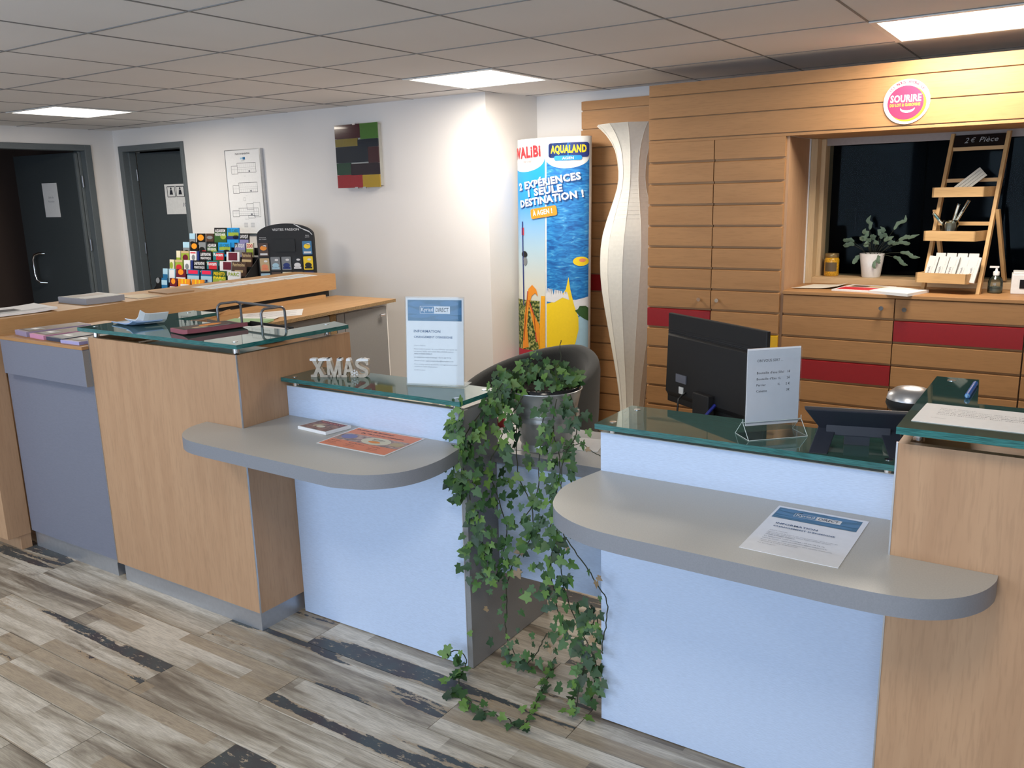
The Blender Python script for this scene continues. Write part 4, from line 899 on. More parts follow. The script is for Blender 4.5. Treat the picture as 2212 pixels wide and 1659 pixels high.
# standing hotel notice in an acrylic holder
kh = thing('sign_holder', 'clear acrylic holder standing on the low glass top with a hotel notice', 'sign holder', (-1.9335, 2.234, ZG), math.radians(17))
lean = math.radians(-5)
RL = Matrix.Rotation(lean, 4, 'X')
m = MB().mat(M_acryl); m.box(0, 0.216, 0.0, 0.002, 0, 0.308); m.box(0, 0.216, 0.0062, 0.008, 0.0, 0.308); m.xf(RL); m.box(0, 0.216, 0.004, 0.078, 0, 0.0025); part('holder', m, M_acryl, kh)
m = MB().mat(M_paper); m.box(0.003, 0.213, 0.0026, 0.0048, 0.006, 0.303); A = Art(0.00012); kyriad(A); A.put(m, lambda u, v, d_: (0.003+u, 0.0025-d_, 0.006+v)); m.xf(RL); part('notice_sheet', m, M_paper, kh)
# drinks price sign
ph = thing('sign_holder', 'clear T shaped holder with the drinks price list beside the phone', 'sign holder', (-0.647, 2.207, ZG), math.radians(44))
m = MB().mat(M_acryl); a_, b_ = 0.083, 0.040
m.hexa([(-a_, -b_, 0), (a_, -b_, 0), (a_, -b_+0.003, 0), (-a_, -b_+0.003, 0), (-a_, -0.004, 0.040), (a_, -0.004, 0.040), (a_, -0.001, 0.040), (-a_, -0.001, 0.040)])
m.hexa([(-a_, b_-0.003, 0), (a_, b_-0.003, 0), (a_, b_, 0), (-a_, b_, 0), (-a_, 0.001, 0.040), (a_, 0.001, 0.040), (a_, 0.004, 0.040), (-a_, 0.004, 0.040)])
m.box(-a_, a_, -b_, b_, 0, 0.0025); m.box(-0.076, 0.076, -0.0045, -0.003, 0.036, 0.232); m.box(-0.076, 0.076, 0.003, 0.0045, 0.036, 0.232); part('holder', m, M_acryl, ph)
m = MB()
for q in (((-a_, -b_, 0.001), (-a_, -0.003, 0.040), (-a_, -0.003, 0.05)), ((a_, -b_, 0.001), (a_, -0.003, 0.040), (a_, -0.003, 0.05)), ((-a_, b_, 0.001), (-a_, 0.003, 0.040)), ((a_, b_, 0.001), (a_, 0.003, 0.040)), ((-a_, -b_, 0.001), (a_, -b_, 0.001)), ((-a_, -b_, 0.001), (-a_, b_, 0.001)), ((a_, -b_, 0.001), (a_, b_, 0.001)), ((-a_, -0.004, 0.040), (a_, -0.004, 0.040))): m.tube(q, 0.0009, 5)
part('polished_edge', m, plain('acrylic_edge', (0.62, 0.70, 0.68, 1), 0.2), ph)
m = MB().mat(M_paperlam).box(-0.074, 0.074, -0.0025, 0.0025, 0.030, 0.236)
A = Art(0.00012); A.text('ON VOUS SERT ...', -0.048, 0.200, 0.0068, INK, w=0.072)
for i, (a, b, c) in enumerate((("Bouteille d'eau 50cl", '', '1€'), ("Bouteille d'Eau 1L", '', '2€'), ('Perrier', '1L', '2 €'), ('Canette', '', '2€'))):
    y = 0.168-0.0162*i; A.text(a, -0.048, y, 0.0058, INK, w={0: 0.076, 1: 0.068, 2: 0.026, 3: 0.030}[i], bold=0.006); A.text(b, 0.012, y, 0.0058, INK, bold=0.006); A.text(c, 0.046, y, 0.0058, INK, align='r', bold=0.006)
A.put(m, lambda u, v, d_: (u, -0.0026-d_, v)); part('price_sheet', m, M_paperlam, ph)
# wooden XMAS letters
xm = thing('christmas_letters', 'washed wood block letters with white glitter tops and a snowflake', 'decoration', (-2.343, 2.175, ZG+0.0), math.radians(25))
def letter(ch, x, w_, h=0.070):
    """slab serif letters drawn as a polygon set"""
    P = []
    if ch == 'X':
        P = [[(0.10, 0), (0.34, 0), (0.94, 1), (0.70, 1)], [(0.70, 0), (0.96, 0), (0.32, 1), (0.06, 1)], [(0.0, 0), (0.42, 0), (0.42, 0.12), (0.0, 0.12)], [(0.62, 0), (1.06, 0), (1.06, 0.12), (0.62, 0.12)], [(0.0, 0.88), (0.42, 0.88), (0.42, 1), (0.0, 1)], [(0.56, 0.88), (1.0, 0.88), (1.0, 1), (0.56, 1)]]
    if ch == 'M':
        P = [[(0.10, 0), (0.26, 0), (0.26, 1), (0.10, 1)], [(0.76, 0), (0.94, 0), (0.94, 1), (0.76, 1)], [(0.42, 0), (0.58, 0), (0.30, 1), (0.10, 1)], [(0.42, 0), (0.58, 0), (0.94, 1), (0.74, 1)], [(-0.04, 0), (0.36, 0), (0.36, 0.12), (-0.04, 0.12)], [(0.66, 0), (1.06, 0), (1.06, 0.12), (0.66, 0.12)], [(0, 0.88), (0.28, 0.88), (0.28, 1), (0, 1)], [(0.72, 0.88), (1.0, 0.88), (1.0, 1), (0.72, 1)]]
    if ch == 'A':
        P = [[(0.08, 0), (0.28, 0), (0.58, 1), (0.40, 1)], [(0.68, 0), (0.92, 0), (0.62, 1), (0.42, 1)], [(0.25, 0.28), (0.75, 0.28), (0.72, 0.42), (0.28, 0.42)], [(-0.04, 0), (0.36, 0), (0.36, 0.12), (-0.04, 0.12)], [(0.60, 0), (1.04, 0), (1.04, 0.12), (0.60, 0.12)]]
    m = MB()
    if ch == 'S':
        ctr = smooth_path([(0.86, 0.80), (0.78, 0.90), (0.50, 0.93), (0.24, 0.86), (0.18, 0.70), (0.34, 0.57), (0.62, 0.46), (0.82, 0.34), (0.80, 0.16), (0.55, 0.08), (0.28, 0.09), (0.12, 0.20)], 4)
        for (a, b) in zip(ctr, ctr[1:]):
            d_ = Vector((b[0]-a[0], b[1]-a[1])); d_.normalize(); nx, ny = -d_.y*0.10, d_.x*0.10; e = d_*0.03
            q = [(a[0]-nx*1.1-e.x, a[1]-ny*0.9-e.y), (b[0]-nx*1.1+e.x, b[1]-ny*0.9+e.y), (b[0]+nx*1.1+e.x, b[1]+ny*0.9+e.y), (a[0]+nx*1.1-e.x, a[1]+ny*0.9-e.y)]; P.append(q)
        P.append([(0.82, 0.66), (0.98, 0.66), (0.98, 0.98), (0.86, 0.98)]); P.append([(0.02, 0.02), (0.16, 0.02), (0.16, 0.34), (0.02, 0.34)])
    for j, q in enumerate(P):
        dy = 0.0002*(j % 4)
        q = [(x+w_*a, h*b*(1.0 if b < 0.5 else 1-0.004*(j % 6))) for a, b in q]; n = len(q)
        ar = sum(q[i][0]*q[(i+1) % n][1]-q[(i+1) % n][0]*q[i][1] for i in range(n))
        if ar < 0: q = q[::-1]
        for zlo, zhi, mt in ((0, h*0.87, M_xmas), (h*0.87, h*1.01, M_snow)):
            # clip polygon between heights
            def clip(pl, z, keep_below):
                o = []
                for i in range(len(pl)):
                    a, b = pl[i], pl[(i+1) % len(pl)]; ia = (a[1] <= z) == keep_below; ib = (b[1] <= z) == keep_below
                    if ia: o.append(a)
                    if ia != ib and abs(b[1]-a[1]) > 1e-12: t = (z-a[1])/(b[1]-a[1]); o.append((a[0]+(b[0]-a[0])*t, z))
                return o
            c_ = clip(q, zhi, True); c_ = clip(c_, zlo, False) if zlo > 0 and c_ else c_
            if len(c_) < 3: continue
            m.mat(mt); k_ = len(c_)
            m.add([(a, -0.0-dy, b) for a, b in c_]+[(a, 0.022+dy, b) for a, b in c_], [tuple(range(k_)), tuple(range(2*k_-1, k_-1, -1))]+[(i, i+k_, (i+1) % k_+k_, (i+1) % k_) for i in range(k_)])
    return m
for ch, x, w_ in (('X', 0.0, 0.058), ('M', 0.058, 0.064), ('A', 0.119, 0.055), ('S', 0.170, 0.054)): part('letter', letter(ch, x, w_), M_xmas, xm)
m = MB()
for i in range(6):
    a = PI/3*i+PI/6; c_ = (0.170, -0.003, 0.016); e = (c_[0]+0.014*math.cos(a), -0.003, c_[2]+0.014*math.sin(a)); m.tube([c_, e], 0.0011, 6)
    for s_ in (-0.7, 0.7): q = (c_[0]+0.008*math.cos(a), -0.003, c_[2]+0.008*math.sin(a)); m.tube([q, (q[0]+0.006*math.cos(a+s_), -0.003, q[2]+0.006*math.sin(a+s_))], 0.0009, 6)
part('snowflake', m, M_snow, xm)
# desk phone seen from behind
dp = thing('desk_phone', 'black desk phone on its stand seen from behind on the glass top', 'phone', (-0.425, 2.185, ZG), math.radians(14))
m = MB(); m.hexa([(-0.105, 0.045, 0.058), (0.105, 0.045, 0.058), (0.105, 0.068, 0.052), (-0.105, 0.068, 0.052), (-0.128, -0.055, 0.108), (0.128, -0.055, 0.108), (0.128, -0.045, 0.118), (-0.128, -0.045, 0.118)])
m2 = MB(); m2.hexa([(-0.080, 0.02, 0.030), (0.088, 0.02, 0.030), (0.088, 0.055, 0.028), (-0.080, 0.055, 0.028), (-0.128, -0.050, 0.106), (0.122, -0.050, 0.106), (0.124, -0.036, 0.112), (-0.130, -0.036, 0.112)])
part('keypad_housing', m2, M_navy, dp, bv=0.003)
for s_ in (-1, 1):
    m = MB(); x = 0.0; a = s_*0.068; b = s_*0.092; w_ = 0.022
    m.hexa([(b-w_, -0.068, 0.0), (b+w_, -0.068, 0.0), (b+w_, -0.060, 0.0), (b-w_, -0.060, 0.0), (a-w_, 0.020, 0.058), (a+w_, 0.020, 0.058), (a+w_, 0.030, 0.056), (a-w_, 0.030, 0.056)]); part('stand_foot', m, M_navy, dp, bv=0.002)
part('stand_back', B(-0.075, 0.075, -0.006, 0.003, 0.032, 0.066), M_navy, dp, bv=0.002)
m = MB(); m.mat(M_navy).box(-0.030, 0.030, 0.03, 0.05, 0.0, 0.034); part('rear_foot', m, M_navy, dp)
sk = thing('speaker_dome', 'round black speaker with a silver top behind the desk phone', 'speaker', (-0.352, 2.47, ZW))
m = MB(); m.lathe([(0, 0), (0.060, 0), (0.062, 0.01), (0.02, 0.03), (0.018, 0.24), (0.055, 0.26), (0.062, 0.275), (0.060, 0.288)], 28); part('stand', m, M_black, sk)
m = MB(); m.lathe([(0.0605, 0.288), (0.057, 0.302), (0.040, 0.316), (0.018, 0.321), (0, 0.322)], 28); part('silver_cap', m, M_alu, sk)
# monitor
mo = thing('monitor', 'black flat computer monitor seen from behind on the grey desk', 'monitor', (-1.035, 2.81, ZW), math.radians(-32))
m = MB(); m.box(-0.268, 0.268, 0.0, 0.016, 0.078, 0.412); part('screen_bezel', m, M_black, mo, bv=0.003)
m = MB(); a, b = 0.262, 0.245
m.hexa([(-a, -0.002, 0.083), (a, -0.002, 0.083), (a, 0.0, 0.083), (-a, 0.0, 0.083), (-a, -0.002, 0.355), (a, -0.002, 0.355), (a, 0.0, 0.355), (-a, 0.0, 0.355)])
m.add([(-a, 0, 0.10), (a, 0, 0.10), (a, 0, 0.34), (-a, 0, 0.34), (-b, -0.024, 0.125), (b, -0.024, 0.125), (b, -0.016, 0.333), (-b, -0.016, 0.333)], [(0, 1, 5, 4), (1, 2, 6, 5), (2, 3, 7, 6), (3, 0, 4, 7), (4, 5, 6, 7)])
part('rear_cover', m, M_black, mo, bv=0.004)
m = MB()
for i in range(4): m.box(-0.262, 0.262, -0.0045, -0.001, 0.345-0.006*i, 0.3468-0.006*i)
part('vent_rib', m, plain('dark_grey_plastic', (0.035, 0.036, 0.038, 1), 0.3), mo)
m = MB(); m.mat(M_white).box(-0.16, -0.135, -0.0262, -0.022, 0.13, 0.155); m.mat(INKG).box(-0.18, -0.12, -0.0261, -0.021, 0.17, 0.20); part('rating_label', m, M_white, mo)
m = MB(); m.box(-0.045, 0.045, -0.05, -0.024, 0.02, 0.16); part('neck', m, M_black, mo, bv=0.003)
m = MB(); m.prism([(0.13*math.cos(2*PI*i/28), -0.03+0.095*math.sin(2*PI*i/28)) for i in range(28)], 0.0, 0.014, smooth=True); part('stand_base', m, M_black, mo)
m = MB(); m.tube([(-0.12, -0.024, 0.14), (-0.12, -0.055, 0.12), (-0.12, -0.06, 0.06), (-0.11, -0.07, 0.01), (-0.05, -0.14, 0.006)], 0.0035, 7); part('power_cable', m, M_blackgloss, mo)
m = MB(); m.tube([(0.05, -0.024, 0.13), (0.05, -0.06, 0.10), (0.06, -0.06, 0.03), (0.09, -0.09, 0.008)], 0.006, 8); part('blue_plug_cable', m, flat('vga_blue', 24, 40, 140), mo, 'blue video cable')
# things on the drinks side worktop
kb = thing('keyboard', 'black keyboard on the grey worktop behind the pale blue desk', 'keyboard', (-0.55, 2.86, ZW), math.radians(-8))
part('case', B(-0.22, 0.22, -0.07, 0.07, 0, 0.016), M_black, kb, bv=0.003)
m = MB()
for j in range(5):
    for i in range(18): m.box(-0.21+0.0233*i, -0.21+0.0233*i+0.019, -0.06+0.024*j, -0.06+0.024*j+0.019, 0.0162, 0.021)
part('keys', m, plain('key_plastic', (0.03, 0.03, 0.032, 1), 0.4), kb)
sheet('document_sheet', [(-0.66, 2.50, ZW), (-0.40, 2.47, ZW), (-0.38, 2.68, ZW), (-0.64, 2.70, ZW)], 0.002, M_paper, 'white sheets lying under the glass below the phone', 'paper')
single('desk_pad', B(-1.06, -0.93, 2.44, 2.65, ZW, ZW+0.012), M_black, 'black folder flat on the worktop below the monitor', 'folder', bv=0.002)
m = MB(); m.tube([(-0.93, 2.62, ZW+0.02), (-0.85, 2.50, ZW+0.006), (-0.74, 2.53, ZW+0.006), (-0.66, 2.60, ZW+0.006), (-0.60, 2.50, ZW+0.006)], 0.004, 7)
single('cable', m, M_blackgloss, 'loose black cable curling across the worktop under the glass', 'cable')
m = MB(); m.tube([(-0.60, 2.44, ZW+0.004), (-0.54, 2.44, ZW+0.06), (-0.48, 2.44, ZW+0.004)], 0.0025, 6); m.tube([(-0.60, 2.50, ZW+0.004), (-0.54, 2.50, ZW+0.06), (-0.48, 2.50, ZW+0.004)], 0.0025, 6); m.tube([(-0.54, 2.44, ZW+0.06), (-0.54, 2.50, ZW+0.06)], 0.0025, 6)
single('wire_stand', m, M_steel, 'small bent wire stand on the worktop near the second tower', 'stand')
# notice and pen on the second tower
A = Art(0.00025)
for i, s_ in enumerate(("Chers Clients,", "Nous vous informons que pour régler votre séjour,", "nous acceptons uniquement les cartes bancaires et", "CARTE BANCAIRE OU ESPECES, merci de votre", "compréhension. Bon séjour parmi nous.")): A.text(s_, 0.035, 0.135-0.014*i, 0.0050, INKG, w=(0.24 if i else 0.07), bold=0.02 if i == 3 else 0)
A.text('La Direction.', 0.03, 0.045, 0.004, INKG)
lay('printed_notice', (-0.267, 1.905, ZT), (1, -0.01, 0), (0.03, 1, 0), 0.297, 0.175, 0.001, M_paper, A, 'white printed notice on the second tower glass beside the blue pen', 'notice', 0.0)
pn = thing('pen', 'blue ballpoint pen resting on the end of the second tower glass', 'pen', (-0.1905, 2.17, ZT+0.006), 0)
m = MB(); m.tube([(0.0, 0.0, 0), (0.002, 0.15, 0)], 0.0058, 12); part('barrel', m, flat('pen_blue', 20, 110, 205, 0.3), pn)
m = MB(); m.tube([(0.0, 0.0, 0), (0.0, -0.012, 0)], 0.0052, 12, taper=0.3); m.tube([(0.002, 0.15, 0), (0.002, 0.158, 0)], 0.004, 10); part('tip', m, flat('pen_light_blue', 120, 180, 230, 0.3), pn)
# beech tower glass: brochures, tray
A = Art(0.0003); A.rect(0.08, 0.08, 0.92, 0.92, PBRN).layer(); A.ell(0.5, 0.5, 0.3, 0.25, PTAN, 14)
sheet('brochure', [(-3.345, 2.03, ZT), (-3.15, 2.00, ZT), (-3.11, 2.11, ZT), (-3.30, 2.15, ZT)], 0.004, flat('pale_blue_cover', 150, 176, 214), 'curled pale blue brochure by the counter end of the tower glass', 'brochure', 0.05, None)
sheet('brochure', [(-3.27, 2.045, ZT+0.005), (-3.12, 2.02, ZT+0.005), (-3.08, 2.12, ZT+0.005), (-3.23, 2.15, ZT+0.005)], 0.003, M_paper, 'brown printed brochure curling up on top of the pale blue one', 'brochure', 0.13, A)
A = Art(0.0003); A.rect(0.02, 0.04, 0.98, 0.96, PBLK).layer(); A.rect(0.05, 0.1, 0.6, 0.9, PBRN).layer(); A.ell(0.3, 0.6, 0.14, 0.2, PORG, 12); A.ell(0.5, 0.35, 0.1, 0.14, PTAN, 12); A.rect(0.65, 0.2, 0.95, 0.8, PGRY)
sheet('magazine_stack', [(-2.885, 1.985, ZT), (-2.74, 1.955, ZT), (-2.70, 2.20, ZT), (-2.86, 2.225, ZT)], 0.016, flat('pink_page_edge', 150, 84, 96), 'pink edged stack of dark brochures in the middle of the tower glass', 'brochures', 0.02, A)
ty = thing('letter_tray', 'steel hooped letter tray with black shelf behind the tower glass', 'letter tray', (-2.86, 2.345, 1.0365), math.radians(-8))
def hoop(x, y0, y1, z0, z1, r=0.022):
    p = []
    for (a, b, st) in ((y1-r, z1-r, 0), (y0+r, z1-r, 1), (y0+r, z0+r, 2), (y1-r, z0+r, 3)):
        for i in range(6): t = (st+i/5)*PI/2; p.append((x, a+r*math.cos(t), b+r*math.sin(t)))
    return p
for x in (-0.165, 0.165):
    m = MB(); m.tube(hoop(x, -0.05, 0.06, 0.006, 0.142), 0.0052, 10, closed=True); part('hoop', m, M_steel, ty)
m = MB(); m.cyl((-0.165, 0.045, 0.140), (0.165, 0.045, 0.140), 0.0052, 10); part('rod', m, M_steel, ty)
m = MB(); m.box(-0.160, 0.160, -0.085, 0.10, 0.028, 0.032); m.box(-0.160, 0.160, 0.096, 0.10, 0.032, 0.052); m.box(-0.160, -0.156, -0.085, 0.10, 0.032, 0.048); m.box(0.156, 0.160, -0.085, 0.10, 0.032, 0.048); part('tray_shelf', m, M_black, ty)
sheet('document_sheet', [(-2.95, 2.28, 1.075), (-2.74, 2.25, 1.075), (-2.68, 2.42, 1.075), (-2.90, 2.43, 1.075)], 0.006, M_paper, 'white papers lying in the steel hooped letter tray', 'paper')
sheet('document_sheet', [(-3.18, 2.0, 1.0365), (-2.52, 1.97, 1.0365), (-2.50, 2.22, 1.0365), (-3.18, 2.23, 1.0365)], 0.003, M_paper, 'large white sheet seen through the tower glass on the inner shelf', 'paper')
# papers on the return desk
zd = 0.9503
A = Art(0.0003)
for i in range(5): A.rect(0.1, 0.15+0.15*i, 0.9-0.1*(i % 2), 0.18+0.15*i, INKL)
sheet('printed_sheet', [(-3.90, 3.10, zd), (-3.72, 3.42, zd), (-3.92, 3.62, zd), (-4.09, 3.30, zd)], 0.002, M_paper, 'printed sheet lying flat on the beech return desk', 'paper', 0.0, A)
A = Art(0.0003)
for i in range(6): A.rect(0.1, 0.12+0.13*i, 0.85-0.12*(i % 2), 0.14+0.13*i, INKL)
A.rect(0.6, 0.85, 0.7, 0.9, INK)
sheet('printed_sheet', [(-3.80, 2.86, zd+0.002), (-3.60, 3.0, zd+0.002), (-3.76, 3.30, zd+0.002), (-3.96, 3.18, zd+0.002)], 0.003, M_paper, 'printed form near the raw desk edge behind the letter tray', 'paper', 0.01, A)
single('green_folder', MB().box(-0.12, 0.12, -0.16, 0.16, 0, 0.012), flat('pale_green_card', 150, 186, 140), 'pale green folder on the return desk behind the letter tray', 'folder', (-3.73, 2.98, zd+0.0035), 0.35)
single('black_folder', MB().box(-0.13, 0.13, -0.17, 0.17, 0, 0.03), M_black, 'black document box on the return desk behind the steel hoops', 'folder', (-3.92, 2.76, zd+0.001), -0.2, bv=0.003)
single('ruler', MB().box(-0.004, 0.004, 0, 0.36, 0, 0.006), M_beech_dark, 'thin brown wooden stick lying across the beech return desk', 'stick', (-4.02, 2.98, zd+0.02), 0.5)
# papers below the Christmas letters
for i, (p, c_, lb) in enumerate(((((-2.62+0.19, 2.40, ZW), (-2.20, 2.40, ZW), (-2.18, 2.72, ZW), (-2.42, 2.74, ZW)), M_papercream, 'cream papers on the worktop seen below the low glass'), (((-2.10, 2.36, ZW), (-1.86, 2.36, ZW), (-1.84, 2.66, ZW), (-2.08, 2.68, ZW)), M_paper, 'white papers on the worktop behind the standing hotel notice'))):
    sheet('paper_stack', list(p), 0.02, c_, lb, 'papers')
m = MB(); m.tube([(-2.28, 2.42, ZW+0.03), (-2.20, 2.42, ZW+0.085), (-2.12, 2.43, ZW+0.085), (-2.06, 2.44, ZW+0.02)], 0.012, 8)
single('telephone_handset', m, M_blackgloss, 'glossy black curved handset on the worktop below the low glass', 'phone')
single('red_stapler', MB().box(-0.05, 0.05, -0.012, 0.012, 0, 0.035), M_red, 'small red stapler on the worktop near the standing notice', 'stapler', (-1.80, 2.56, ZW), 0.3, bv=0.004)
sheet('wide_planner', [(-1.645, 2.315, ZW), (-1.40, 2.40, ZW), (-1.52, 2.66, ZW), (-1.78, 2.60, ZW)], 0.0015, M_paper, 'large white desk planner sheet lying under the zinc bucket', 'paper')
sheet('white_card', [(-1.40, 2.44, ZW), (-1.30, 2.46, ZW), (-1.34, 2.60, ZW), (-1.45, 2.58, ZW)], 0.0012, M_paper, 'small white card behind the zinc bucket', 'paper')
# brochures on the counter ledge
A = Art(0.0003); A.rect(0.3, 0.35, 0.6, 0.65, INK)
for i in range(5): A.rect(0.08, 0.1+0.05*i, 0.92, 0.11+0.05*i, INKL)
sheet('newspaper', [(-4.17, 1.93, ZL), (-4.15, 2.25, ZL), (-4.46, 2.30, ZL), (-4.50, 1.96, ZL)], 0.010, M_paper, 'folded newspaper at the near end of the counter ledge', 'newspaper', 0.02, A)
A = Art(0.0003); A.rect(0.03, 0.03, 0.97, 0.97, PGRY).layer(); A.rect(0.1, 0.5, 0.9, 0.9, PBRN)
sheet('brochure_pile', [(-4.22, 2.44, ZL), (-4.20, 2.64, ZL), (-4.48, 2.66, ZL), (-4.50, 2.45, ZL)], 0.030, flat('pale_page_edges', 150, 152, 160), 'thick pile of grey brochures on the counter ledge by the door', 'brochures', 0.01, A)
A = Art(0.0003); A.rect(0.1, 0.1, 0.9, 0.9, PTAN)
sheet('leaflet', [(-4.21, 2.72, ZL), (-4.20, 2.86, ZL), (-4.42, 2.90, ZL), (-4.44, 2.75, ZL)], 0.002, flat('beige_leaflet', 176, 160, 138), 'single beige leaflet beside the thick brochure pile', 'leaflet', 0.0, A)
sheet('notebook', [(-4.25, 2.93, ZL), (-4.24, 3.10, ZL), (-4.46, 3.14, ZL), (-4.47, 2.96, ZL)], 0.006, flat('brown_cover', 160, 124, 86), 'closed brown notebook on the middle of the counter ledge', 'notebook', 0.0)
for i in range(3):
    A = Art(0.0003)
    for j in range(4): A.rect(0.08, 0.1+0.2*j, 0.92, 0.16+0.2*j, (PPALE, PTAN, PGRY, PPALE)[j])
    y0 = 3.22+0.30*i; sheet('place_mat', [(-4.24-0.01*i, y0, ZL), (-4.26-0.01*i, y0+0.28, ZL), (-4.48, y0+0.30, ZL), (-4.46, y0+0.02, ZL)], 0.0015, M_paper, ['pale printed map nearest the brown notebook on the counter ledge', 'second pale printed map along the counter ledge', 'pale printed map in front of the brochure display board'][i], 'map', 0.0, A)

# ================================================================ WALL PIECES AND STANDING THINGS
# intervention plan board
pb = thing('floor_plan_board', 'white framed evacuation plan with three floor drawings on the back wall', 'plan', (-5.62, 4.70, 0))
pw, z0, z1 = 0.205, 1.345, 1.993
part('board', B(-pw, pw, -0.022, -0.0005, z0, z1), M_paper, pb)
m = MB(); m.box(-pw-0.004, -pw, -0.026, -0.0005, z0-0.004, z1+0.004); m.box(pw, pw+0.014, -0.030, -0.0005, z0-0.004, z1+0.004); m.box(-pw, pw, -0.026, -0.0005, z1, z1+0.004); m.box(-pw, pw, -0.026, -0.0005, z0-0.004, z0)
part('frame', m, M_alu, pb)
A = Art(0.0004); A.text("PLAN D'INTERVENTION", 0, z1-0.035, 0.012, INK, w=0.17, align='c', bold=0.03); A.rect(0.0, z1-0.075, 0.03, z1-0.055, KB2); A.rect(-0.03, z1-0.072, -0.002, z1-0.058, PPALE); A.rect(-0.02, z1-0.085, 0.02, z1-0.081, INKL)
def floorplan(cx_, cy_, W_, H_, extra=False):
    x0, x1, y0, y1 = cx_-W_/2, cx_+W_/2, cy_-H_/2, cy_+H_/2; w_ = 0.0022; xm_ = x0+W_*0.25
    A.frame(xm_, y0+0.008, x1, y1, w_*1.3, INK); A.frame(x0, y0, xm_, y1-0.02, w_*1.3, INK)
    for i in range(1, 9): x = xm_+(x1-xm_)*i/9; A.line([(x, y0+0.010), (x, cy_-0.008)], 0.001, INKL); A.line([(x, cy_+0.008), (x, y1-0.002)], 0.001, INKL)
    A.line([(xm_, cy_-0.007), (x1, cy_-0.007)], 0.001, INKG); A.line([(xm_, cy_+0.007), (x1, cy_+0.007)], 0.001, INKG); A.line([(x0, cy_-0.004), (xm_, cy_-0.004)], 0.001, INKG); A.line([(x0+W_*0.12, y0), (x0+W_*0.12, y1-0.02)], 0.001, INKL)
    A.rect(x1-W_*0.30, y0+0.012, x1-W_*0.24, y0+0.024, INKG)
    if extra: A.frame(cx_+0.02, y1-0.01, cx_+0.10, y1+0.035, w_, INK); A.frame(cx_+0.10, y0-0.002, x1+0.022, y1+0.045, w_, INK); A.frame(cx_+0.03, y0-0.012, cx_+0.11, y0+0.01, w_, INK); A.frame(cx_-0.01, y1+0.058, cx_+0.012, y1+0.082, w_*0.7, INKG)
for cy_, nm in ((1.852, '2 ème'), (1.700, '1 er')): floorplan(0.0, cy_, 0.29, 0.082); A.text(nm, 0.01, cy_-0.062, 0.006, INKG, align='c')
floorplan(-0.02, 1.510, 0.31, 0.066, True); A.text('Rez de chaussée', -0.01, 1.455, 0.005, INKG, align='c')
for i in range(5): A.rect(-0.05, 1.425-0.008*i, -0.005, 1.428-0.008*i, INKL); A.rect(0.03, 1.425-0.008*i, 0.075, 1.428-0.008*i, INKL)
m = A.put(MB(), lambda u, v, d_: (u, -0.0222-d_, v)); part('printed_plan', m, M_paper, pb)
# coloured glass wall panel
gp = thing('coloured_glass_panel', 'wall panel of coloured glass blocks in red, green, yellow and near black', 'wall art', (-4.368, 4.70, 1.891))
gw, gh = 0.205, 0.219
def gm(n_, r_, g_, b_): return plain(n_, S(r_, g_, b_), 0.12, noise=0.03, coat=0.5)
panes = [(0, .60, 0, .22, gm('glass_maroon', 62, 20, 30)), (.60, 1, 0, .245, gm('glass_green', 66, 110, 46)), (0, .53, .22, .345, gm('glass_olive', 122, 108, 44)), (.53, 1, .245, .37, gm('glass_navy', 16, 26, 40)), (0, .76, .345, .60, gm('glass_ink', 22, 30, 40)),
         (.76, 1, .37, .62, gm('glass_wine', 62, 26, 30)), (0, .34, .60, .79, gm('glass_moss', 34, 66, 48)), (.34, 1, .62, .80, gm('glass_black', 34, 20, 28)), (0, .60, .79, 1, gm('glass_red', 146, 34, 40)), (.60, 1, .80, 1, gm('glass_gold', 168, 138, 36))]
for i, (a, b, c_, d_, mt) in enumerate(panes):
    e = 0.0006; part('pane', B(-gw+2*gw*a+e, -gw+2*gw*b-e, -0.052-0.0008*(i % 2), -0.044, gh-2*gh*d_+e, gh-2*gh*c_-e), mt, gp)
part('backing', B(-gw+0.012, gw-0.012, -0.0435, -0.0005, -gh+0.012, gh-0.012), plain('frosted_light_box', (0.45, 0.45, 0.42, 1), 0.6), gp)
m = MB()
for x, z in ((-0.012, gh), (-0.02, -gh), (0.055, -gh)): m.box(x-0.013, x+0.013, -0.056, -0.040, z-0.006, z+0.005)
part('clip', m, M_alu, gp)

# oval cardboard totem
tt = thing('advertising_totem', 'tall curved cardboard totem with a blue water park print', 'display stand', (0, 0, 0))
ccx, ccy, ea, eb, TH = -2.928, 4.955, 0.272, 0.105, 1.945
N = 160; ang = [math.pi+2*PI*i/N for i in range(N)]
arc = [0.0]; fine = 512; fa = [math.pi+PI*i/fine for i in range(fine+1)]   # front half: from -x end through -y to +x end
for i in range(fine): arc.append(arc[-1]+math.hypot(ea*(math.cos(fa[i+1])-math.cos(fa[i])), eb*(math.sin(fa[i+1])-math.sin(fa[i]))))
AL = arc[-1]
def totem(u, v, d_):
    u = max(0, min(AL, u)); lo = 0
    import bisect
    i = min(fine-1, max(0, bisect.bisect_right(arc, u)-1)); t = (u-arc[i])/(arc[i+1]-arc[i]); a = fa[i]+(fa[i+1]-fa[i])*t
    nx, ny = math.cos(a)/ea, math.sin(a)/eb; k_ = math.hypot(nx, ny); sh = -0.03*(1-v/TH)
    return (ccx+ea*math.cos(a)+nx/k_*d_+sh, ccy+eb*math.sin(a)+ny/k_*d_, v)
m = MB().mat(M_white); vs = []
for zz_ in (0.0, 0.25, 0.5, 0.75, 1.0, 1.25, 1.5, 1.75, TH):
    sh = -0.03*(1-zz_/TH)
    vs += [(ccx+ea*math.cos(a)+sh, ccy+eb*math.sin(a), zz_) for a in ang]
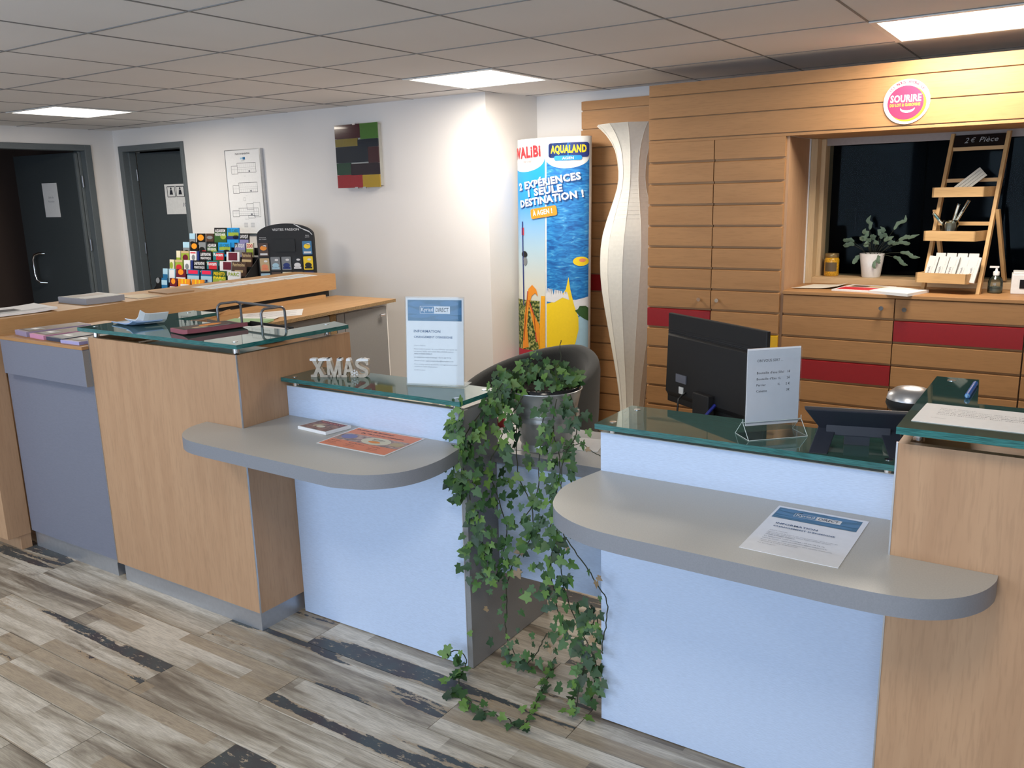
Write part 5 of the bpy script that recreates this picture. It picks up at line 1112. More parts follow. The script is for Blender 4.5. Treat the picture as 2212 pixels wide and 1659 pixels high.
fs = [(j*N+i, j*N+(i+1) % N, (j+1)*N+(i+1) % N, (j+1)*N+i) for j in range(8) for i in range(N)]; m.add(vs, fs, True); m.add(vs[-N:], [tuple(range(N))])
part('cardboard_body', m, M_white, tt)
# art: u from the left rim (0) to the right rim (AL)
Lm = 0.312; e0 = 0.012; e1 = AL-0.018
AMB = plain('print_amber', S(250, 178, 40), 0.4)
A = Art(0.0006); A.layer(1)
A.rect(e0, 0.02, Lm-0.006, 1.815, M_skyprint); A.rect(Lm+0.006, 0.02, e1, 1.815, M_water); A.layer()
A.ell(0.135, 1.817, 0.168, 0.078, M_white, 40, PI, 2*PI); A.ell((Lm+e1)/2, 1.817, (e1-Lm)/2-0.002, 0.066, M_white, 40, PI, 2*PI)
A.poly([(Lm+0.006, 0.02), (e1, 0.02), (e1, 0.86), (0.54, 0.80), (Lm+0.006, 0.86)], PPALE); A.poly([(0.44, 0.92), (0.52, 0.915), (e1, 0.935), (e1, 0.83), (0.50, 0.80), (0.42, 0.84)], PW); A.layer()
A.poly([(Lm+0.006, 0.885), (0.37, 0.90), (0.42, 0.935), (0.455, 0.985), (0.472, 1.065), (0.484, 0.985), (0.51, 0.88), (0.538, 0.80), (0.54, 0.72), (0.52, 0.63), (0.48, 0.55), (0.42, 0.48), (Lm+0.006, 0.46)], PYEL)
A.layer(); A.poly([(Lm+0.006, 0.90)]+[(Lm+0.006+0.0085*i, 0.945+(0.045 if i % 2 else 0.0)*(1-0.03*i)) for i in range(19)]+[(Lm+0.165, 0.915), (Lm+0.12, 0.93), (Lm+0.06, 0.895)], PW)
A.poly([(0.515, 0.845), (0.535, 0.855), (0.545, 0.875), (0.565, 0.862), (0.585, 0.875), (e1, 0.86), (e1, 0.775), (0.575, 0.79), (0.54, 0.815)], PGRN); A.ell(0.553, 1.165, 0.052, 0.030, PYEL, 20); A.layer(); A.ell(0.562, 1.172, 0.022, 0.012, PORD, 12)
A.rect(e0, 0.02, Lm-0.007, 0.52, PRED); A.rect(e0, 0.56, Lm-0.05, 0.90, M_folprint); A.layer()
A.line([(0.118, 0.86), (0.110, 1.42)], 0.012, PNAV); A.ell(0.128, 1.205, 0.030, 0.022, PBLK, 12); A.ell(0.135, 1.16, 0.022, 0.03, PGRY, 8); A.rect(0.10, 1.33, 0.125, 1.38, PRED)
A.poly([(0.10, 0.56), (0.125, 0.80), (0.165, 0.975), (0.20, 1.005), (0.235, 0.975), (0.25, 0.93), (0.225, 0.95), (0.195, 0.93), (0.165, 0.84), (0.15, 0.72), (0.165, 0.58)], PORG); A.poly([(0.165, 0.88), (0.26, 0.74), (0.265, 0.56), (0.22, 0.70)], PORG)
A.poly([(0.25, 0.52), (Lm-0.007, 0.52), (Lm-0.007, 0.935), (0.275, 0.935)], AMB); A.line([(0.115, 0.62), (0.16, 0.96)], 0.010, PRED); A.line([(0.17, 0.90), (0.215, 0.80), (0.235, 0.62)], 0.008, PRED)
A.rect(e0, 0.46, Lm-0.007, 0.56, plain('print_crimson', S(178, 28, 52), 0.4)); A.layer(); A.text('V', 0.22, 0.47, 0.06, PW, bold=0.04, rot=-0.2)
A.text('WALiBi', -0.0+0.014, 1.822, 0.066, PRED, w=0.262, bold=0.035, rot=0.05); A.text('SUD-OUEST', 0.125, 1.798, 0.011, PRED, w=0.085)
cxr = 0.467; A.rrect(cxr-0.133, 1.818, cxr+0.133, 1.908, 0.018, PNAV); A.rrect(cxr-0.133, 1.818, cxr+0.02, 1.908, 0.018, plain('print_royal_blue', S(20, 110, 200), 0.4)); A.layer(); A.rrect(cxr-0.092, 1.800, cxr+0.088, 1.829, 0.012, PBLU); A.layer()
A.text('AQUALAND', cxr, 1.848, 0.042, PYEL, w=0.232, align='c', bold=0.05); A.text('AGEN', cxr, 1.806, 0.015, PW, w=0.075, align='c', bold=0.03)
for dx, dy, mt in ((0.004, -0.005, PSHADOW), (0, 0, PW)):
    A.layer(); A.text('2 EXPÉRiENCES', 0.085+dx, 1.622+dy, 0.042, mt, w=0.47, bold=0.045, rot=0.13); A.text('1 SEULE', 0.174+dx, 1.580+dy, 0.042, mt, w=0.262, bold=0.045, rot=0.12); A.text('DESTiNATiON !', 0.098+dx, 1.512+dy, 0.042, mt, w=0.475, bold=0.045, rot=0.13)
A.layer(); A.rrect(0.195, 1.448, 0.395, 1.512, 0.014, PORG, 0.13); A.layer(); A.text('À AGEN !', 0.215, 1.456, 0.030, PW, w=0.150, bold=0.035, rot=0.13)
A.slice_u(0.007); m = A.put(MB(), lambda u, v, d_: totem(u, v, d_+0.0012)); part('printed_artwork', m, M_white, tt)
m = MB(); m.cyl((ccx+0.24, ccy-0.06, 0.012), (ccx+0.46, ccy-0.02, 0.012), 0.012, 8); single('brown_tube', m, M_beech_dark, 'short brown roll lying on the floor by the foot of the totem', 'roll')

# tall paper floor lamp
lp = thing('floor_lamp', 'tall white pleated paper floor lamp shaped like a wavy vase', 'lamp', (-2.305, 4.835, 0))
prof = [(0.12, 0.02), (0.085, 0.12), (0.075, 0.24), (0.098, 0.45), (0.150, 0.75), (0.192, 1.00), (0.204, 1.18), (0.190, 1.34), (0.140, 1.50), (0.100, 1.62), (0.092, 1.72), (0.112, 1.84), (0.165, 1.93), (0.222, 1.985)]
pp = smooth_path(prof, 6); NR = 12; m = MB(); vs = []; 
for (r_, z_) in pp:
    tw_ = 0.55*(z_-1.0)
    for i in range(NR): a = 2*PI*i/NR+tw_*0.35+0.1; vs.append((r_*math.cos(a), r_*math.sin(a), z_))
L_ = len(pp); m.add(vs, [(j*NR+i, j*NR+(i+1) % NR, (j+1)*NR+(i+1) % NR, (j+1)*NR+i) for j in range(L_-1) for i in range(NR)], False)
part('paper_shade', m, M_lamp, lp)
m = MB()
for i in range(NR):
    p_ = []
    for (r_, z_) in pp[::3]: a = 2*PI*i/NR+0.55*(z_-1.0)*0.35+0.1; p_.append(((r_+0.0005)*math.cos(a), (r_+0.0005)*math.sin(a), z_))
    m.tube(p_, 0.0014, 4)
part('rib', m, M_lamp, lp); m = MB()
for k_ in range(14):
    z_ = 1.44+0.024*k_; q = [i for i in range(len(pp)-1) if pp[i][1] <= z_ <= pp[i+1][1]][0]; f_ = (z_-pp[q][1])/(pp[q+1][1]-pp[q][1]); rr = pp[q][0]+(pp[q+1][0]-pp[q][0])*f_
    m.tube([((rr-0.0004)*math.cos(a), (rr-0.0004)*math.sin(a), z_+0.0015*(i % 2)) for i, a in enumerate([2*PI*i/NR+0.55*(z_-1.0)*0.35+0.1 for i in range(NR)])], 0.0012, 4, closed=True)
part('crease', m, M_lamp, lp)
m = MB(); m.lathe([(0, 0), (0.125, 0), (0.125, 0.02), (0, 0.02)], 24); part('base', m, M_white, lp)

# tub chair
tc_ = thing('tub_chair', 'charcoal fabric tub armchair behind the ivy bucket', 'chair', (-2.27, 3.50, 0), math.radians(65-90))
m = MB(); NA = 40; span = math.radians(125)
def sec(ph):
    t = abs(ph)/span; zr = 0.835-0.225*(t**1.5); th_ = 0.060
    ro = 0.375; cs = [(ro-0.05, 0.16), (ro-0.01, 0.34), (ro+0.005, 0.55), (ro+0.012, zr-0.05), (ro+0.006, zr-0.012), (ro-0.022, zr), (ro-th_+0.012, zr-0.010), (ro-th_-0.002, zr-0.045), (ro-th_-0.008, 0.56), (ro-th_-0.02, 0.44), (ro-th_-0.03, 0.30), (ro-0.10, 0.16)]
    a = PI/2+ph; return [(r_*math.cos(a), r_*math.sin(a), z_) for r_, z_ in cs]
K = 12; vs = []
for i in range(NA+1): vs += sec(-span+2*span*i/NA)
fs = [(i*K+k_, (i+1)*K+k_, (i+1)*K+(k_+1) % K, i*K+(k_+1) % K) for i in range(NA) for k_ in range(K)]; fs += [tuple(range(K)), tuple(NA*K+k_ for k_ in range(K-1, -1, -1))]
m.add(vs, fs, True); o = part('shell', m, M_char, tc_); bevel(o, 0.012, 3)
m = MB(); m.prism([(0.30*math.cos(a), 0.30*math.sin(a)-0.01) for a in [2*PI*i/40 for i in range(40)]], 0.34, 0.455, smooth=True); part('seat_cushion', m, M_char, tc_, bv=0.02)
for x, y_ in ((-0.24, -0.22), (0.24, -0.22), (-0.24, 0.22), (0.24, 0.22)): m = MB(); m.tube([(x*1.02, y_*1.02, 0.0), (x*0.95, y_*0.95, 0.30)], 0.018, 12); part('leg', m, M_black, tc_)

# brochure rack with tiers
rk = thing('brochure_rack', 'black stepped brochure rack behind the counter ledge', 'rack', (0, 0, 0))
RX0 = -6.10
for k_ in range(7):
    yk, zk = 4.45-0.07*k_, 1.354-0.065*k_-0.15
    m = MB(); m.box(RX0-0.02, -5.16, yk-0.012, yk+0.055, zk-0.012, zk); m.box(RX0-0.02, -5.16, yk-0.018, yk-0.015, zk-0.012, zk+0.045); part('tier', m, M_black, rk)
for x in (RX0-0.024, -5.16):
    m = MB(); m.add([(x, 4.52, 0.1), (x, 3.98, 0.1), (x, 3.98, 0.82), (x, 4.45, 1.27), (x, 4.52, 1.27)]+[(x+0.004, 4.52, 0.1), (x+0.004, 3.98, 0.1), (x+0.004, 3.98, 0.82), (x+0.004, 4.45, 1.27), (x+0.004, 4.52, 1.27)], [(0, 1, 2, 3, 4), (9, 8, 7, 6, 5), (0, 5, 6, 1), (1, 6, 7, 2), (2, 7, 8, 3), (3, 8, 9, 4), (4, 9, 5, 0)]); part('side_panel', m, M_black, rk)
m = MB(); m.box(RX0-0.02, -5.16, 4.0, 4.5, 0.0, 0.1); part('foot', m, M_black, rk)
def cover(x, k_, w_, top, base, marks, label, title=None, tcol=PW):
    yk, zk = 4.45-0.07*k_, 1.354-0.065*k_-0.15
    h = 0.20 if not top else 0.235; zt_ = zk+0.003; hh = 1.354-0.065*k_+(0.045 if top else 0.0)-zt_
    mb = MB().mat(base).box(0, w_, 0, 0.010, 0, hh); A = Art(0.0006).layer(1)
    for (u0, v0, u1, v1, mt, shp) in marks:
        if shp == 'e': A.ell(w_*(u0+u1)/2, hh-0.09+0.09*(v0+v1)/2, w_*(u1-u0)/2, 0.045*(v1-v0), mt, 12)
        else: A.rect(w_*u0, hh-0.09+0.09*v0, w_*u1, hh-0.09+0.09*v1, mt)
    A.layer()
    if title:
        lines = title.split('|'); hgt = 0.022 if len(lines) > 1 else 0.024
        for i, t_ in enumerate(lines): A.text(t_, w_/2, hh-0.034-0.028*i, hgt if i == 0 else 0.018, tcol, w=w_*0.86, align='c', bold=0.03)
    A.put(mb, lambda u, v, d_: (u, -0.0002-d_, v)); mb.xf(Matrix.Rotation(math.radians(-6), 4, 'X'))
    return single('brochure', mb, base, label, 'brochure', (x, yk, zt_), 0, 'brochures in the stepped rack')
def px(p, k_): return RX0+0.008+(p-[405, 392, 380, 366, 355, 345][k_])/182.0
R_ = 'r'; E_ = 'e'
T = ['top', 'second', 'third', 'fourth', 'fifth', 'lowest']
rows_ = [
 [(405, 419, PGRY, [(0, .5, 1, 1, PPALE, R_), (.1, 0, .9, .3, PBLK, E_)], 'pale grey', None, PW, 0), (422, 441, PBLK, [(.1, .35, .9, .9, PORG, E_), (.1, 0, .9, .2, PW, R_)], 'black and orange', None, PW, 0), (443, 461, PBRN, [(.1, .5, .9, .8, PGRY, E_), (.0, 0, 1, .3, PBLK, R_)], 'dark brown', None, PW, 0),
  (462, 489, PGRN, [(0, .6, 1, 1, PBLK, R_), (.5, 0, 1, .5, PLIM, E_)], 'green and black aquarium', 'AQUARIUM|PERIGORD NOIR', PW, 1), (490, 516, PBLU, [(0, 0, 1, .3, PNAV, R_), (.1, .3, 1, .6, PLIM, R_), (.5, 0, 1, .4, PBLK, E_)], 'blue and green car', 'LES CARS', PTEA, 1), (517, 537, PBLK, [(0, 0, 1, .5, PLIL, R_)], 'black and lilac night scene', 'LA ROQUE', PW, 0)],
 [(392, 408, PGRY, [(0, .5, 1, 1, PPALE, R_), (.2, 0, .9, .3, PBLK, E_)], 'pale grey', None, PW, 0), (410, 427, PBLK, [(.1, .4, .9, .9, PORG, E_), (.2, .0, .9, .2, PW, R_)], 'black and orange', None, PW, 0), (429, 445, PGRY, [(0, .1, .9, .6, PBLK, E_), (.5, 0, 1, .3, PRED, R_)], 'dark grey photo', None, PW, 0),
  (447, 470, PGRN, [(0, .6, 1, 1, PBLK, R_), (.4, 0, 1, .5, PLIM, E_)], 'green and black aquarium', 'AQUARIUM|PERIGORD NOIR', PW, 0), (472, 499, PBLU, [(0, 0, 1, .3, PNAV, R_), (.1, .35, 1, .65, PLIM, R_), (.4, 0, 1, .4, PBLK, E_)], 'blue and green car', 'LES CARS', PTEA, 0), (507, 530, PLIL, [(0, 0, 1, .4, PGRY, R_), (0, .6, .3, 1, PBLK, R_)], 'lilac night scene', 'LA ROQUE', PW, 0), (532, 547, PCRM, [(0, 0, 1, .5, PLIM, R_)], 'cream zoo', 'ZOO', PRED, 0)],
 [(380, 390, PCRM, [(0, 0, 1, .4, PLIM, R_)], 'narrow cream and green', None, PW, 0), (391, 410, PLIM, [(.2, .1, .9, .7, PMAR, E_), (0, .8, 1, 1, PTAN, R_)], 'olive green and maroon', None, PW, 0), (411, 427, PW, [(.3, .2, .8, .7, PGRY, E_), (.1, .8, .9, .9, PRED, R_)], 'white emblem', None, PW, 0), (428, 433, PNAV, [], 'narrow navy', None, PW, 0),
  (434, 461, PBLK, [(.2, 0, .8, .1, PYEL, R_)], 'black maze', 'LABYRINTHE|PREHISTORIQUE', PW, 0), (463, 487, PTEA, [(0, 0, 1, .3, PGRN, R_), (.3, .3, 1, .9, PRED, R_)], 'teal and red', 'Rocam', PW, 0), (492, 520, PW, [(.15, .3, .85, .95, PMAR, R_)], 'white and maroon', None, PW, 0), (524, 545, PBRN, [(0, .2, 1, .4, PTAN, R_)], 'dark brown heritage', 'Patrimoine', PTAN, 0)],
 [(366, 377, PCRM, [(0, .2, .8, .8, PLIM, E_)], 'narrow cream and green', None, PW, 0), (379, 397, PLIM, [(.1, .1, .9, .6, PRED, E_), (0, .8, 1, 1, PTAN, R_)], 'olive green and red', None, PW, 0), (399, 414, PW, [(.2, .2, .8, .7, PGRY, E_)], 'white emblem', None, PW, 0), (415, 420, PNAV, [], 'narrow navy', None, PW, 0),
  (421, 448, PBLK, [(.2, 0, .8, .1, PYEL, R_)], 'black maze', 'LABYRINTHE|PREHISTORIQUE', PW, 0), (450, 474, PTEA, [(0, 0, 1, .3, PBLK, R_), (.2, .3, .95, .9, PRED, R_)], 'teal and red', 'Rocam', PW, 0), (478, 503, PW, [(.3, .3, 1, .95, PMAR, R_)], 'white and maroon', None, PW, 0), (504, 533, PBRN, [(.2, .1, .8, .3, PTAN, R_)], 'dark brown heritage', 'Patrimoine', PTAN, 0)],
 [(355, 367, PPALE, [(0, 0, 1, .5, KB2, R_)], 'pale blue', None, PW, 0), (369, 384, PPALE, [(.1, .2, .9, .9, PW, R_)], 'ice white', None, PW, 0), (386, 408, PMAR, [(.2, .5, .8, 1, PORG, E_), (0, 0, 1, .3, PW, R_)], 'maroon arch', None, PW, 0), (411, 438, KB2, [(0, 0, 1, .5, PPALE, R_), (.1, .65, .9, .95, PPINK, R_)], 'blue and pink', None, PW, 0),
  (441, 466, KB2, [(0, 0, 1, .5, PPALE, R_), (.1, .65, .9, .95, PPINK, R_), (.4, 0, .6, .2, PNAV, R_)], 'blue and pink speckled', None, PW, 0), (467, 495, PGRN, [(0, 0, 1, .5, PLIM, R_)], 'green amusement park', 'PREHISTO|PARC', PYEL, 0), (498, 524, PW, [(0, 0, 1, .1, PGRY, R_)], 'plain white park', 'PARC', PLIM, 0)],
 [(345, 357, PBLK, [(0, .5, .8, 1, PGRY, E_)], 'black car', None, PW, 0), (358, 372, KB2, [(0, .4, 1, .8, PPALE, R_)], 'light blue', None, PW, 0), (377, 394, PMAR, [(.2, .5, .8, 1, PORG, E_), (0, 0, 1, .3, PW, R_)], 'maroon arch', None, PW, 0), (396, 423, PORG, [(.2, .0, .9, .55, PW, R_), (.3, .6, .4, 1, PYEL, R_), (.6, .6, .7, 1, PYEL, R_)], 'orange striped circus', None, PW, 0),
  (426, 453, PORG, [(.3, .0, .9, .55, PW, R_), (.3, .6, .4, 1, PYEL, R_), (.6, .6, .7, 1, PYEL, R_)], 'orange striped fair', None, PW, 0), (485, 512, PW, [], 'blank white', None, PW, 0)]]
for k_, row in enumerate(rows_):
    for (a, b, base, marks, ds_, title, tcl, top) in row:
        cover(px(a, k_), k_, (b-a)/182.0-0.006, top, base, marks, '%s brochure in the %s tier of the black rack' % (ds_, T[k_]), title, tcl)
# black arched card display
db = thing('card_display_board', 'black arched card display board with a small dark screen', 'display board', (-5.13, 4.335, 0), math.radians(28))
bw = 0.43; m = MB(); pts = [(0, 0.70), (bw, 0.70), (bw, 1.33)]+[(bw/2+bw/2*math.cos(PI*i/20)**1, 1.345+0.085*math.sin(PI*i/20)) for i in range(1, 20)]+[(0, 1.33)]
n = len(pts); m.add([(a, 0, b) for a, b in pts]+[(a, 0.035, b) for a, b in pts], [tuple(range(n)), tuple(range(2*n-1, n-1, -1))]+[(i, i+n, (i+1) % n+n, (i+1) % n) for i in range(n)]); part('board', m, M_black, db)
part('stand', B(0.03, bw-0.03, 0.036, 0.12, 0.0, 0.72), M_black, db, bv=0.003)
A = Art(0.0006).layer(1); A.text('VISITES PASSION', bw/2+0.01, 1.378, 0.017, PW, w=0.205, align='c', bold=0.01)
A.line([(0.29, 1.425), (0.34, 1.395), (0.40, 1.372), (0.424, 1.345)], 0.005, PW); A.line([(0.31, 1.418), (0.36, 1.384), (0.41, 1.362)], 0.003, PW); A.text('SERVEZ VOUS', 0.045, 1.328, 0.0055, PW, align='c'); A.text('HELP YOURSELF', 0.045, 1.316, 0.0055, PW, align='c'); A.text('SERVICE', bw-0.045, 1.338, 0.0055, PW, align='c'); A.text('GRATUIT', bw-0.045, 1.326, 0.0055, PW, align='c')
m = A.put(MB(), lambda u, v, d_: (u, -0.0002-d_, v)); part('printed_title', m, PW, db)
part('screen', B(0.13, 0.29, -0.006, -0.0005, 1.225, 1.318), plain('dark_screen', (0.010, 0.011, 0.012, 1), 0.6), db)
Mdb = Matrix.Translation((-5.13, 4.335, 0)) @ Matrix.Rotation(math.radians(28), 4, 'Z')
cards = [(0, 0, PBRN, PORG, 'orange and brown'), (4, 0, KB2, PYEL, 'blue and yellow'), (0, 1, PTAN, PORD, 'tan and orange'), (1, 1, PGRY, PPALE, 'grey castle'), (2, 1, PGRY, PNAV, 'blue grey village'), (3, 1, PBLK, PW, 'black and white'), (4, 1, PYEL, PBLK, 'yellow and black'),
         (0, 2, PPALE, PRED, 'pale blue and red'), (1, 2, PBRN, PGRY, 'brown and grey'), (2, 2, PCRM, PBLK, 'cream and black'), (3, 2, PGRY, PCRM, 'pale grey'), (4, 2, PNAV, PORG, 'navy and orange')]
for (c_, r_, m1, m2, nm) in cards:
    x = 0.010+0.0835*c_; zt_ = 1.300-0.112*r_-(0.0 if c_ else 0.008); mb = MB().mat(m1); A = Art(0.0005); A.rrect(0, 0, 0.072, 0.098, 0.007, m1).layer(); A.ell(0.036, 0.035 if r_ else 0.06, 0.026, 0.018, m2, 12); A.rect(0.008, 0.008, 0.064, 0.022, m2 if r_ == 1 else PW); A.ell(0.045, 0.075, 0.015, 0.008, PW if m1 != PCRM else PBLK, 8)
    mb.box(0.001, 0.071, 0, 0.003, 0.001, 0.097); A.put(mb, lambda u, v, d_: (u, -0.0004-d_, v))
    single('leaflet_card', mb, m1, '%s leaflet card in the %s row of the black display board' % (nm, ['upper', 'middle', 'lower'][r_]), 'leaflet', Mdb @ Vector((x, -0.0045, zt_-0.098)), math.radians(28), 'leaflet cards on the display board')

# ================================================================ IVY IN A ZINC BUCKET
iv = thing('potted_ivy', 'long trailing ivy in a zinc bucket between the two low desks', 'plant', (0, 0, 0))
bc = (-1.482, 2.425)
m = MB(); m.lathe([(0, 0.0), (0.082, 0.0), (0.086, 0.003), (0.086, 0.010), (0.083, 0.013), (0.103, 0.105), (0.1075, 0.108), (0.1045, 0.113), (0.109, 0.120), (0.106, 0.125), (0.111, 0.131), (0.108, 0.137), (0.1235, 0.206), (0.1275, 0.209), (0.1275, 0.213), (0.122, 0.212), (0.118, 0.19), (0.09, 0.03), (0, 0.02)], 48, (bc[0], bc[1], ZW)); part('zinc_bucket', m, M_zinc, iv)
m = MB(); m.lathe([(0.119, 0.195), (0.122, 0.222), (0.117, 0.224), (0.113, 0.20), (0, 0.195)], 40, (bc[0], bc[1], ZW)); part('inner_pot', m, M_blackgloss, iv)
m = MB(); m.lathe([(0.112, 0.205), (0.06, 0.212), (0, 0.215)], 24, (bc[0], bc[1], ZW)); part('soil', m, M_soil, iv)
ST = [
('a',[(-1.546, 2.33, 0.972), (-1.558, 2.28, 0.989), (-1.575, 2.24, 0.929), (-1.59, 2.2, 0.869), (-1.6, 2.13, 0.804), (-1.605, 2.11, 0.757), (-1.59, 2.11, 0.689), (-1.574, 2.11, 0.614), (-1.568, 2.14, 0.526), (-1.567, 2.16, 0.436), (-1.577, 2.17, 0.358), (-1.591, 2.16, 0.338)], 3.2, 'A'),
('a2',[(-1.555, 2.33, 0.965), (-1.585, 2.25, 0.93), (-1.61, 2.19, 0.88), (-1.628, 2.125, 0.80), (-1.640, 2.11, 0.74), (-1.63, 2.11, 0.70), (-1.60, 2.12, 0.66)], 3.0, 'A'),
('b',[(-1.486, 2.29, 0.955), (-1.503, 2.24, 0.891), (-1.530, 2.2, 0.80), (-1.545, 2.17, 0.736), (-1.529, 2.18, 0.655), (-1.511, 2.19, 0.583), (-1.502, 2.2, 0.508), (-1.523, 2.2, 0.421), (-1.512, 2.2, 0.366)], 2.0, 'A'),
('c',[(-1.501, 2.29, 0.811+0.12), (-1.501, 2.27, 0.811), (-1.485, 2.25, 0.708), (-1.447, 2.23, 0.657), (-1.414, 2.22, 0.606), (-1.402, 2.2, 0.529), (-1.43, 2.2, 0.466), (-1.477, 2.2, 0.407), (-1.505, 2.2, 0.325), (-1.51, 2.2, 0.24), (-1.518, 2.2, 0.169), (-1.508, 2.2, 0.111), (-1.472, 2.2, 0.061), (-1.435, 2.2, 0.051), (-1.384, 2.18, 0.111), (-1.346, 2.16, 0.177), (-1.328, 2.16, 0.21)], 1.5, 'C'),
('d',[(-1.404, 2.30, 0.95), (-1.4, 2.27, 0.856), (-1.407, 2.26, 0.762), (-1.399, 2.24, 0.675), (-1.42, 2.22, 0.60), (-1.45, 2.2, 0.55)], 0.5, 'A'),
('e',[(-1.364, 2.30, 0.955), (-1.359, 2.27, 0.864), (-1.314, 2.23, 0.787), (-1.298, 2.2, 0.719), (-1.308, 2.18, 0.648), (-1.307, 2.16, 0.578), (-1.299, 2.15, 0.506), (-1.304, 2.15, 0.426), (-1.288, 2.15, 0.351), (-1.275, 2.15, 0.291), (-1.237, 2.14, 0.239), (-1.186, 2.12, 0.206), (-1.159, 2.1, 0.173), (-1.179, 2.1, 0.103), (-1.171, 2.07, 0.05), (-1.18, 2.07, 0.02)], 1.9, 'A'),
('f',[(-1.36, 2.38, 0.955), (-1.30, 2.31, 0.92), (-1.275, 2.27, 0.858), (-1.28, 2.22, 0.815), (-1.286, 2.2, 0.767), (-1.286, 2.19, 0.694), (-1.295, 2.18, 0.619), (-1.288, 2.17, 0.547), (-1.275, 2.16, 0.46), (-1.251, 2.15, 0.376), (-1.216, 2.14, 0.311), (-1.176, 2.12, 0.268), (-1.138, 2.1, 0.242), (-1.128, 2.12, 0.172), (-1.154, 2.15, 0.069), (-1.165, 2.16, 0.02)], 1.9, 'C'),
('g',[(-1.297, 2.22, 0.812), (-1.236, 2.2, 0.849), (-1.208, 2.2, 0.85), (-1.18, 2.2, 0.835), (-1.153, 2.2, 0.824)], 0.2, 'D'),
('h',[(-1.254, 2.14, 0.58), (-1.191, 2.1, 0.548), (-1.138, 2.09, 0.504), (-1.102, 2.08, 0.465), (-1.075, 2.08, 0.435), (-1.069, 2.08, 0.395), (-1.075, 2.08, 0.338), (-1.088, 2.08, 0.267), (-1.086, 2.08, 0.249)], 0.45, 'D'),
('i',[(-1.676, 2.09, 0.079), (-1.63, 2.09, 0.09), (-1.606, 2.09, 0.067), (-1.612, 2.08, 0.035), (-1.590, 2.02, 0.02), (-1.555, 1.99, 0.014), (-1.51, 1.97, 0.012)], 1.9, 'A'),
('k',[(-1.16, 2.14, 0.24), (-1.147, 2.14, 0.314), (-1.157, 2.14, 0.365), (-1.135, 2.14, 0.333), (-1.13, 2.14, 0.26)], 1.0, 'C'),
('l',[(-1.376, 2.36, 0.945), (-1.385, 2.37, 0.973), (-1.413, 2.38, 1.03), (-1.391, 2.38, 1.071), (-1.396, 2.38, 1.101), (-1.39, 2.38, 1.132)], 0.0, 'D'),
('j',[(-1.51, 1.97, 0.012), (-1.45, 1.94, 0.012), (-1.416, 1.955, 0.012), (-1.363, 1.942, 0.012), (-1.348, 1.954, 0.012), (-1.315, 1.93, 0.012), (-1.289, 1.934, 0.012), (-1.296, 1.985, 0.012), (-1.307, 2.036, 0.012), (-1.324, 2.091, 0.012), (-1.352, 2.183, 0.012), (-1.373, 2.253, 0.012), (-1.405, 2.338, 0.012)], 0.75, 'A')]
def leafmesh(name, mat, seed):
    """five lobed ivy leaf, tip towards +y, folded along the midrib"""
    r0 = random.Random(seed); half = [(0.0, -0.08), (0.22, -0.30), (0.46, -0.22), (0.40, 0.02), (0.60, 0.26), (0.30, 0.36), (0.24, 0.62), (0.0, 1.0)]
    vs = [(0, 0.15, 0.0)]; ring = []
    for x, y_ in half: j = r0.uniform(-0.04, 0.04); ring.append((x+ (j if x else 0), y_+j, 0.10*abs(x)-0.16*max(0, y_-0.3)**1.5+ r0.uniform(-0.02, 0.02)))
    for x, y_, z_ in reversed(ring[1:-1]): ring.append((-x*1.03, y_, z_+0.02))
    vs += ring; n_ = len(ring); fs = [(0, 1+i, 1+(i+1) % n_) for i in range(n_)]
    m = MB().mat(mat); m.add(vs, fs, True); return m.mesh(name)
LM = {'A': [leafmesh('leaf', M_leafA, 1), leafmesh('leaf', M_leafA, 2), leafmesh('leaf', M_leafC, 3), leafmesh('leaf', M_leafB, 4)], 'C': [leafmesh('leaf', M_leafC, 5), leafmesh('leaf', M_leafA, 6)], 'D': [leafmesh('leaf', M_leafC, 7), leafmesh('leaf', M_leafD, 8), leafmesh('leaf', M_leafA, 9)], 'B': [leafmesh('leaf', M_leafB, 10)]}
extra_leaf = []; count = 0
def put_leaf(p, tipdir, size, me):
    """leaf blade faces the room (-Y) and slightly up"""
    global count
    nrm = Vector((rnd.uniform(-0.6, 0.6), -1, rnd.uniform(0.0, 0.9))).normalized()
    if p[2] < 0.05: nrm = Vector((rnd.uniform(-0.4, 0.4), rnd.uniform(-0.9, 0.1), 1)).normalized()
    t = Vector(tipdir); t = (t-nrm*t.dot(nrm)); t = t.normalized() if t.length > 1e-4 else nrm.orthogonal().normalized(); sx = t.cross(nrm)
    M4 = Matrix((sx, t, nrm)).transposed().to_4x4(); M4 = Matrix.Translation(p) @ M4 @ Matrix.Scale(size, 4)
    if count < 300:
        o = bpy.data.objects.new('leaf', me); C.objects.link(o); o.parent = iv; o.matrix_local = M4; count += 1
    else: extra_leaf.append((M4, me))
todo = []
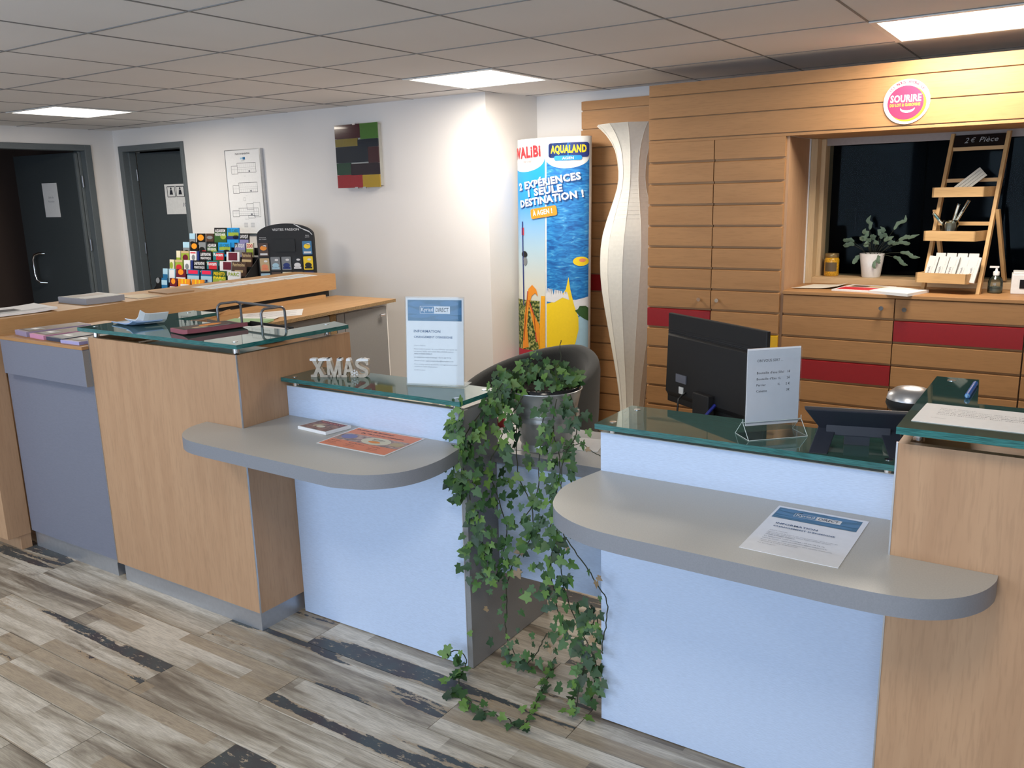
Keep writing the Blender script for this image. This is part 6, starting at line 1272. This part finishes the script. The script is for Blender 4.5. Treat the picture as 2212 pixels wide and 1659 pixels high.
for nm, pts, dens, kind in ST:
    P_ = [Vector(p) for p in pts]; sm_ = []
    for i in range(len(P_)-1):
        p0, p1, p2, p3 = P_[max(i-1, 0)], P_[i], P_[i+1], P_[min(i+2, len(P_)-1)]
        for j in range(4): t = j/4; sm_.append(0.5*((2*p1)+(-p0+p2)*t+(2*p0-5*p1+4*p2-p3)*t*t+(-p0+3*p1-3*p2+p3)*t**3)+Vector((rnd.uniform(-1, 1), rnd.uniform(-0.5, 0.5), rnd.uniform(-1, 1)))*0.0025)
    sm_.append(P_[-1]); sm_ = [Vector((q.x, q.y, max(q.z, 0.004))) for q in sm_]
    m = MB(); m.tube(sm_, 0.0019 if dens > 0.4 else 0.0014, 5); part('stem', m, M_stem, iv)
    L_ = 0
    for a, b in zip(sm_, sm_[1:]):
        L_ += (b-a).length*dens*50
        while L_ > 1:
            L_ -= 1; sp_ = 0.034 if nm in 'a a2 b c e f' else 0.022
            if nm in ('j', 'i'): sp_ = 0.02
            off = Vector((rnd.gauss(0, 1)*sp_, -abs(rnd.gauss(0, 1))*0.012-0.004, rnd.gauss(0, 1)*0.012)); q = a.lerp(b, rnd.random())+off; q.z = max(q.z, 0.010)
            if q.x < -1.60: q.y = min(q.y, 2.12)
            if q.x > -1.10: q.y = min(q.y, 2.085)
            td = Vector((off.x*12+rnd.uniform(-0.5, 0.5), 0, -0.6+rnd.uniform(-0.4, 0.6))) if nm not in ('j',) else Vector((rnd.uniform(-1, 1), rnd.uniform(-1, 1), 0))
            key = kind
            if kind in 'AC' and rnd.random() < 0.09: key = 'B'
            if q.z < 0.55 and kind == 'C' and nm == 'c' and q.z > 0.15 and rnd.random() < 0.5: key = 'D'
            size = rnd.uniform(0.022, 0.036)*(0.62 if kind == 'D' else 1.0)*(0.72 if (nm == 'c' and 0.12 < q.z < 0.36) else 1.0)
            todo.append((q, td, size, rnd.choice(LM[key])))
# the bushy crown on top of the bucket
for i in range(150):
    a = rnd.uniform(0, 2*PI); r_ = 0.125*math.sqrt(rnd.random()); q = Vector((bc[0]-0.01+r_*math.cos(a)*1.05, bc[1]+r_*math.sin(a), ZW+0.215+rnd.uniform(0.0, 0.095)*(1.2-r_/0.14)+0.008))
    if i % 5 == 0: q = Vector((bc[0]-0.115+rnd.uniform(-0.03, 0.03), bc[1]-0.08+rnd.uniform(-0.03, 0.03), ZW+0.20+rnd.uniform(-0.01, 0.06)))
    todo.append((q, Vector((math.cos(a), 0, rnd.uniform(-0.6, 0.8))), rnd.uniform(0.022, 0.036), rnd.choice(LM['A' if rnd.random() < 0.85 else 'B'])))
todo.sort(key=lambda t: -t[2])
for t in todo: put_leaf(*t)
if extra_leaf:
    m = MB()
    for M4, me in extra_leaf:
        m.mat(me.materials[0]); m.add([tuple(M4 @ v.co) for v in me.vertices], [tuple(p.vertices) for p in me.polygons], True)
    part('small_leaves', m, M_leafA, iv, kind='stuff')
